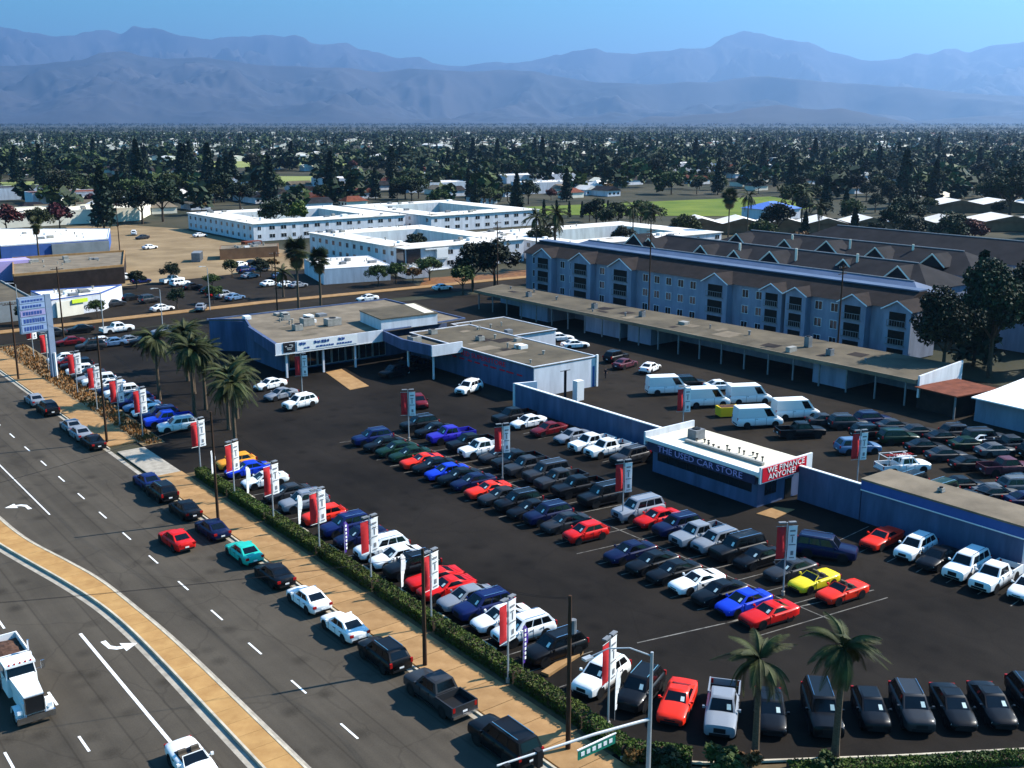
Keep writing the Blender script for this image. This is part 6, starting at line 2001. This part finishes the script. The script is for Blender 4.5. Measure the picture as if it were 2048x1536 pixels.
# poles across the cross street
for i, (q, h) in enumerate((((53.74, 203.58), 13.5), ((96.97, 204.8), 13.0), ((107.09, 334.06), 15.0))):
    utility_pole(q[0], q[1], h, 'utility pole beyond the cars across the lot, ' + ORD[i] + ' one', 1)
for i, (q, h) in enumerate((((142.31, 175.82), 17.0), ((146.07, 131.96), 19.0), ((168.58, 92.92), 16.5))):
    utility_pole(148.5, q[1] * 1.12, h, 'tall utility pole standing between carport and hotel, ' + ORD[i] + ' from the cross street', 2)

# street lights across the road
def street_light(x, y, h, label, rz=0):
    e = empty('street_light', (x, y, 0), rz, label, 'street light', 'grey street lights across the road')
    MB().tube([(0, 0, 0), (0, 0, h), (.4, 0, h + .35), (1.6, 0, h + .5)], [.10, .07, .05, .04], 7).build('pole', M['galv'], e)
    MB().box(1.5, 2.2, -.14, .14, h + .42, h + .56).build('lamp_head', M['galv'], e)


for i, (q, h) in enumerate((((87.79, 218.12), 9), ((61.39, 204.91), 8), ((73.48, 207.23), 7), ((51.27, 224.46), 8))): street_light(q[0], q[1], h, 'grey street light across the road, ' + ORD[i] + ' counted leftward', R(200))

# traffic signal mast at the near corner
sm = empty('signal_mast', (40.6, 39.3, 0), 0, 'grey traffic signal mast at the near corner with long arm and lamp', 'signal mast')
MB().tube([(0, 0, 0), (0, 0, 9.6)], [.16, .09], 9).build('pole', M['galv'], sm)
MB().tube([(0, 0, 5.35), (-4, .3, 5.75), (-10.5, .8, 6.1)], [.10, .085, .06], 8).build('mast_arm', M['galv'], sm)
MB().tube([(0, 0, 9.35), (-1.0, .8, 9.85), (-2.0, 1.5, 9.85), (-3.0, 1.9, 9.5)], [.05, .045, .04, .035], 6).build('lamp_arm', M['galv'], sm)
MB().box(-3.5, -2.9, 1.75, 2.1, 9.38, 9.52).build('lamp_head', M['galv'], sm)
ss = MB().box(-5.4, -2.6, .12, .17, 4.72, 5.32).build('street_sign', M['green_sign'], sm)
MB().box(-5.45, -2.55, .10, .19, 5.32, 5.38).build('sign_rim', M['white_paint'], ss)
for k in range(6): MB().box(-5.2 + k * .42, -4.95 + k * .42, .10, .118, 4.9, 5.15).build('letter', M['white_paint'], ss)
for k in range(2): MB().box(-8.0 - k * 2.2, -7.65 - k * 2.2, .45, .85, 5.1, 6.1).build('signal_head', M['trim'], sm)

# tall dealer signboard on one leg
tb = empty('signboard', (43.9, 173.6, 0), R(12), 'tall blue-grey stacked signboard on a leg in the dry grass', 'signboard')
MB().box(-.45, .45, -.35, .35, 0, 13.2).build('leg', M['sign_grey'], tb)
bd = MB().box(-4.6, -.46, -.3, .3, 7.6, 13.1).build('board', M['sign_grey'], tb)
for k, (z0, z1, m) in enumerate(((12.2, 12.9, 'sign_blue'), (11.3, 12.05, 'sign_blue'), (10.2, 11.1, 'sign_lilac'), (9.0, 10.0, 'sign_blue'), (7.8, 8.8, 'sign_blue'))):
    p = MB().box(-4.45, -.6, -.345, -.305, z0, z1).build('panel', M[m], bd)
    q = MB(); x = -4.1
    while x < -1.1:
        w = rg.uniform(.2, .4); q.box(x, x + w, -.375, -.35, z0 + .2, z1 - .2); x += w + .12
    q.build('lettering', M['blue_ink'], p)
MB().tube([(.1, -.36, 0), (.1, -.36, 4.0)], .22, 6).build('leg_wrap', M['white_paint'], tb)

# wheel stops and small things in the lot
ws = MB().box(-.9, .9, -.09, .09, 0, .13).mesh('wheel_stop', M['kerb'])
o = link('wheel_stop', MB().box(-2.2, 2.2, -.35, .35, 0, .22).mesh('wheel_stop', M['walk']), None, ((47.31, 54.89)[0], (47.31, 54.89)[1], 0), R(14)); tag(o, 'long tan concrete block in the empty stall behind the hedge', 'wheel stop')
for i in range(8):
    o = link('wheel_stop', ws, None, (44.7, 60.5 + i * 6.1, 0), R(90)); tag(o, 'low concrete wheel stop behind the hedge, ' + ORD[i] + ' from the street corner', 'wheel stop', 'wheel stops behind the hedge')

# yellow skip in the back lot
sk = empty('skip', ((109.83, 93.66)[0], (109.83, 93.66)[1], 0), R(-28), 'yellow open skip beside the white cargo vans', 'skip')
MB().prism([(-1.3, -.8), (1.3, -.8), (1.5, .8), (-1.5, .8)], .15, 1.4).build('bin', M['yellow'], sk)
MB().box(-1.2, 1.2, -.7, .7, 1.402, 1.42).build('load', M['load'], sk)
# roof-mounted stair and post by the showroom end wall
pm = empty('camera_post', ((97.97, 113.83)[0], (97.97, 113.83)[1], 0), 0, 'dark post with a cross-bar and white box behind the wall corner', 'post')
MB().tube([(0, 0, 0), (0, 0, 4.4)], .2, 6).build('post', M['trim'], pm)
MB().box(-.9, .9, -.06, .06, 4.3, 4.42).build('cross_bar', M['grey_metal'], pm)
MB().box(.9, 2.2, -1.6, -.6, 0, 2.9).build('cabinet', M['white_paint'], pm)
# ladder rack pickup
ux, uy = (107.03, 65.11)
car('pickup', 'white', ux, uy, -24, 'white utility pickup with a ladder rack behind the wall')
lr = empty('ladder_rack', (ux, uy, 0), R(-24), 'red and white ladder rack carried on the utility pickup', 'ladder rack')
fr = MB()
for x in (-2.6, -1.2, .5):
    fr.box(x - .03, x + .03, -.95, -.89, .9, 2.2).box(x - .03, x + .03, .89, .95, .9, 2.2).box(x - .03, x + .03, -.95, .95, 2.14, 2.2)
for y_ in (-.92, .92): fr.box(-2.7, 1.0, y_ - .03, y_ + .03, 2.2, 2.26)
fr.build('frame', M['white_paint'], lr)
ld = MB()
for y_ in (-.45, .0): ld.box(-2.5, .9, y_ - .03, y_ + .03, 2.26, 2.32)
for k in range(10): ld.box(-2.3 + k * .34, -2.26 + k * .34, -.45, 0, 2.27, 2.31)
ld.build('ladder', M['red_cloth'], lr)

# white hauler truck with a brown load, coming towards the camera
tr = empty('dump_truck', (14.4, 70.4, -.115), R(-90), 'white conventional truck with chrome grille and brown load in the oncoming lane', 'truck')
CABW = 'white_paint'
t = MB().box(-2.9, -.05, -.72, .72, .75, 1.65)
t.poly([(-2.9, -.80, 1.65), (-.05, -.62, 1.65), (-.05, -.62, 2.12), (-2.9, -.80, 2.35)]).poly([(-2.9, .80, 1.65), (-2.9, .80, 2.35), (-.05, .62, 2.12), (-.05, .62, 1.65)])
t.poly([(-2.9, -.80, 2.35), (-.05, -.62, 2.12), (-.05, .62, 2.12), (-2.9, .80, 2.35)]).poly([(-.05, -.62, 1.65), (-.05, .62, 1.65), (-.05, .62, 2.12), (-.05, -.62, 2.12)])
t.build('hood', M[CABW], tr)
MB().box(-.04, .04, -.58, .58, .85, 2.0).build('grille', M['trim'], tr)
MB().box(-.02, .06, -.64, -.58, .82, 2.06).box(-.02, .06, .58, .64, .82, 2.06).box(-.02, .06, -.64, .64, 2.0, 2.07).build('grille_surround', M['chrome'], tr)
MB().box(.0, .22, -1.22, 1.22, .35, .80).build('bumper', M['chrome'], tr)
for s in (-1, 1):
    f = MB(); pts = []
    for k in range(7):
        a = math.pi * k / 6
        pts.append((-.85 + .72 * math.cos(a), .52 + .72 * math.sin(a)))
    for k in range(6):
        q = [(pts[k][0], s * .74, pts[k][1]), (pts[k + 1][0], s * .74, pts[k + 1][1]), (pts[k + 1][0], s * 1.22, pts[k + 1][1]), (pts[k][0], s * 1.22, pts[k][1])]
        f.poly(q if s < 0 else q[::-1]); f.poly([(a_, b_, c_ - .03) for a_, b_, c_ in (q if s > 0 else q[::-1])])
    f.build('fender', M[CABW], tr)
    MB().box(-.16, -.02, s * .95 - .16, s * .95 + .16, .95, 1.22).build('headlight', M['lamp'], tr)
    MB().tube([(-4.75, s * 1.0, .8), (-4.75, s * 1.0, 3.9)], .085, 8).build('exhaust_stack', M['chrome'], tr)
    MB().tube([(-3.3, s * 1.0, 2.3), (-3.1, s * 1.45, 2.4), (-3.1, s * 1.45, 2.9)], .025, 5).box(-3.16, -3.08, s * 1.45 - .12, s * 1.45 + .12, 2.3, 2.9).build('mirror', M['chrome'], tr)
    for x in (-.85, -6.4, -7.7):
        w_ = link('wheel', wheel_mesh(.52, .34).mesh('truck_wheel', M['tyre'], 30), tr, (x, s * (1.0 if x > -1 else .95), .52))
        link('rim', rim_mesh(.52, .34).mesh('truck_rim', [M['rim'], M['trim']]), w_)
c_ = MB().box(-4.6, -2.92, -.98, .98, .9, 2.2)
c_.poly([(-2.92, -.98, 2.2), (-2.92, .98, 2.2), (-3.25, .9, 2.95), (-3.25, -.9, 2.95)])
c_.box(-4.6, -3.25, -.95, .95, 2.2, 2.95)
c_.build('cab', M[CABW], tr)
MB().box(-4.62, -3.02, -.99, .99, 2.95, 3.1).build('cab_roof', M[CABW], tr)
MB().poly([(-2.93, -.9, 2.24), (-2.93, .9, 2.24), (-3.2, .84, 2.88), (-3.2, -.84, 2.88)]).build('windshield', M['glass'], tr).location = (.03, 0, .01)
for s in (-1, 1): MB().poly([(-4.3, s * .985, 2.24), (-3.4, s * .985, 2.24), (-3.5, s * .985, 2.85), (-4.3, s * .985, 2.85)][::(1 if s < 0 else -1)]).build('side_window', M['glass'], tr)
for y_ in (-.7, -.35, 0, .35, .7): MB().tube([(-3.1, y_, 3.1), (-3.1, y_, 3.2)], .07, 6).build('marker_lamp', M['taillamp'], tr)
MB().box(-8.6, -.3, -.42, .42, .62, .86).build('chassis', M['trim'], tr)
bx = MB().box(-9.2, -5.0, -1.22, -1.12, 1.1, 2.75).box(-9.2, -5.0, 1.12, 1.22, 1.1, 2.75).box(-5.1, -5.0, -1.12, 1.12, 1.1, 3.0).box(-9.2, -9.1, -1.12, 1.12, 1.1, 2.75).box(-9.1, -5.1, -1.12, 1.12, 1.05, 1.15)
bx.build('dump_bed', M[CABW], tr)
ld = MB(); nx, ny = 10, 6
gr_ = [[(-9.08 + i * 3.96 / nx, -1.11 + j * 2.22 / ny, 2.3 + .35 * math.sin(math.pi * i / nx) * math.sin(math.pi * j / ny) + rnd.uniform(-.05, .05)) for j in range(ny + 1)] for i in range(nx + 1)]
for i in range(nx):
    for j in range(ny): ld.poly([gr_[i][j], gr_[i + 1][j], gr_[i + 1][j + 1], gr_[i][j + 1]])
ld.build('load', M['load'], tr)

# a person walking by the showroom end wall
def person(x, y, rz, label, shirt, trousers):
    e = empty('person', (x, y, 0), rz, label, 'person')
    J = {'pel': (0, 0, .95), 'ch': (.02, 0, 1.28), 'nk': (.02, 0, 1.46), 'hd': (.04, 0, 1.60), 'ht': (.04, 0, 1.72),
         'sl': (.02, .18, 1.40), 'el': (.0, .26, 1.14), 'hl': (.10, .27, .90), 'sr': (.02, -.18, 1.40), 'er': (-.02, -.26, 1.14), 'hr': (.06, -.27, .90),
         'tl': (0, .09, .92), 'kl': (.12, .10, .50), 'al': (.04, .10, .09), 'fl': (.2, .11, .05), 'tr': (0, -.09, .92), 'kr': (.0, -.10, .50), 'ar': (-.18, -.10, .11), 'fr': (-.03, -.11, .05)}
    E_ = [('pel', 'ch'), ('ch', 'nk'), ('nk', 'hd'), ('hd', 'ht'), ('ch', 'sl'), ('sl', 'el'), ('el', 'hl'), ('ch', 'sr'), ('sr', 'er'), ('er', 'hr'), ('pel', 'tl'), ('tl', 'kl'), ('kl', 'al'), ('al', 'fl'), ('pel', 'tr'), ('tr', 'kr'), ('kr', 'ar'), ('ar', 'fr')]
    Rr = dict(pel=.14, ch=.15, nk=.055, hd=.10, ht=.075, sl=.07, el=.045, hl=.035, sr=.07, er=.045, hr=.035, tl=.09, kl=.06, al=.045, fl=.04, tr=.09, kr=.06, ar=.045, fr=.04)
    ks_ = list(J)
    me = bpy.data.meshes.new('body')
    me.from_pydata([J[k] for k in ks_], [(ks_.index(a), ks_.index(b)) for a, b in E_], [])
    ob = bpy.data.objects.new('body', me); COL.objects.link(ob)
    md_ = ob.modifiers.new('skin', 'SKIN')
    sv = me.skin_vertices[0].data if me.skin_vertices else None
    if sv is None:
        me.attributes.new('skin_tmp', 'FLOAT', 'POINT')
        bm_ = __import__('bmesh').new(); bm_.from_mesh(me); bm_.verts.layers.skin.verify(); bm_.to_mesh(me); bm_.free()
        sv = me.skin_vertices[0].data
    for k, v in zip(ks_, sv): v.radius = (Rr[k], Rr[k] * .85); v.use_root = (k == 'pel')
    ob.modifiers.new('sub', 'SUBSURF').render_levels = 2
    ob.modifiers['sub'].levels = 2
    bpy.context.view_layer.update()
    m2 = bpy.data.meshes.new_from_object(ob.evaluated_get(bpy.context.evaluated_depsgraph_get()))
    bpy.data.objects.remove(ob)
    for m in (trousers, shirt, M['skin_tone'], M['trim']): m2.materials.append(m)
    for p in m2.polygons:
        z = p.center.z
        p.material_index = 3 if z < .10 or z > 1.66 else (0 if z < .94 else (1 if z < 1.45 and not (abs(p.center.y) > .2 and z < 1.15) else 2))
        p.use_smooth = True
    link('body', m2, e)
    return e


M['skin_tone'] = mat('skin', (0.38, 0.22, 0.15), 0.6)
M['dark_cloth'] = mat('dark_clothing', (0.015, 0.016, 0.022), 0.9)
pp_ = (111.42, 119.86)
person(pp_[0], pp_[1], R(200), 'person in dark clothes walking beside the showroom end wall', M['dark_cloth'], M['dark_cloth'])

# cars across the cross street
G3 = 'cars across the cross street'
ACROSS = [((79.34, 223.09), 's', 'white', 8), ((86.27, 219.29), 's', 'silver', 60), ((120.32, 207.84), 's', 'white', 175), ((142.67, 210.95), 's', 'white', -5), ((113.02, 242.06), 's', 'white', 10), ((115.65, 237.95), 's', 'white', 10), ((118.6, 268.29), 'u', 'dark blue', 15),
          ((115.04, 257.97), 's', 'silver', 15), ((96.85, 231.37), 'u', 'silver', 20), ((97.48, 227.31), 's', 'steel blue', 20), ((96.39, 235.37), 's', 'red', 20), ((95.66, 255.52), 'u', 'white', 15), ((96.21, 248.98), 's', 'black', 15), ((96.08, 261.55), 'p', 'white', 15),
          ((97.37, 241.21), 's', 'black', 20), ((88.5, 274.02), 'u', 'white', 10), ((89.89, 266.35), 's', 'dark blue', 10), ((78.99, 241.65), 's', 'black', 15), ((81.15, 235.62), 'u', 'dark grey', 15), ((73.48, 235.68), 's', 'dark grey', 15), ((63.9, 204.84), 'p', 'white', 5), ((61.25, 274.1), 'u', 'black', 60)]
for i, (q, k, c, h) in enumerate(ACROSS):
    kd = SHORT[k]
    car(kd, c, q[0], q[1], h, f'{c} {NAMES[kd][1]}, {ORD[i]} in the yard across the cross street', G3, -.02, True)
# more cars at the street end of the lot
SIDE = [((58.26, 209.22), 's', 'black'), ((57.51, 194.89), 's', 'white'), ((59.0, 192.62), 's', 'steel blue'), ((53.26, 198.19), 's', 'dark red'), ((54.88, 191.43), 'u', 'dark grey'), ((61.72, 192.76), 's', 'silver'), ((70.5, 197.84), 's', 'silver'), ((53.15, 208.83), 's', 'dark grey'), ((63.9, 189.94), 'u', 'black')]
for i, (q, k, c) in enumerate(SIDE):
    kd = SHORT[k]
    car(kd, c, q[0], q[1], 175, f'{c} {NAMES[kd][1]} at the street end of the lot, {ORD[i]} in the loose group', 'cars at the street end of the lot', 0, True)

# more dark stock in the back lot
G4 = 'dark cars crowded in the back lot'
rb2 = random.Random(31)
k = 0
for (X, y0, y1, h) in ((101.5, 44, 62, 178), (107.5, 44, 56, -30), (121.5, 62, 80, -28), (124.8, 55, 70, -28), (113.0, 44, 57, -28)):
    yy = y0
    while yy < y1:
        kd = SHORT[rb2.choice('ssuuLp')]; c = rb2.choice(['black', 'black', 'dark grey', 'navy', 'maroon', 'dark green', 'grey'])
        car(kd, c, X + rb2.uniform(-.3, .3), yy, h + rb2.uniform(-3, 3), f'{c} {NAMES[kd][1]}, {ORD[k]} of the dark cars crowded behind the low blue building', G4, .005, True)
        k += 1; yy += 3.4
    k = k

# clutter round the dirt lot
CL = [((117.65, 337.65), 's', 'white'), ((128.42, 383.7), 'u', 'white'), ((126.14, 368.6), 's', 'dark grey'), ((144.22, 362.86), 's', 'white'), ((123.69, 270.61), 'p', 'silver'), ((126.54, 281.59), 's', 'black'), ((120.31, 253.88), 's', 'steel blue'), ((121.78, 279.9), 's', 'white'), ((117.3, 235.66), 's', 'silver')]
for i, (q, k, c) in enumerate(CL):
    kd = SHORT[k]
    car(kd, c, q[0], q[1], [20, 70, 200, 10, 100][i % 5], f'{c} {NAMES[kd][1]} at the edge of the dirt lot, {ORD[i]} from the far end', 'cars round the dirt lot', -.025, True)
for i, (x, y, rz, m) in enumerate(((137, 306, 10, 'brown_wall'), (118, 300, 60, 'grey_metal'), (143, 318, 5, 'rust_roof'), (112, 380, 20, 'white_wall'))):
    e = empty('storage_container', (x, y, -.03), R(rz), ['brown', 'grey', 'rusty', 'white'][i] + ' storage container standing on the dirt lot', 'container', 'containers on the dirt lot')
    MB().box(-3, 3, -1.2, 1.2, .1, 2.6).build('box', M[m], e)
    rb_ = MB()
    for k in range(12): rb_.box(-2.9 + k * .5, -2.75 + k * .5, -1.25, -1.2, .2, 2.5)
    rb_.build('ribs', M[m], e)
    MB().box(2.99, 3.05, -1.1, -.02, .2, 2.5).build('door', M['grey_metal'], e); MB().box(2.99, 3.05, .02, 1.1, .2, 2.5).build('door', M['grey_metal'], e)
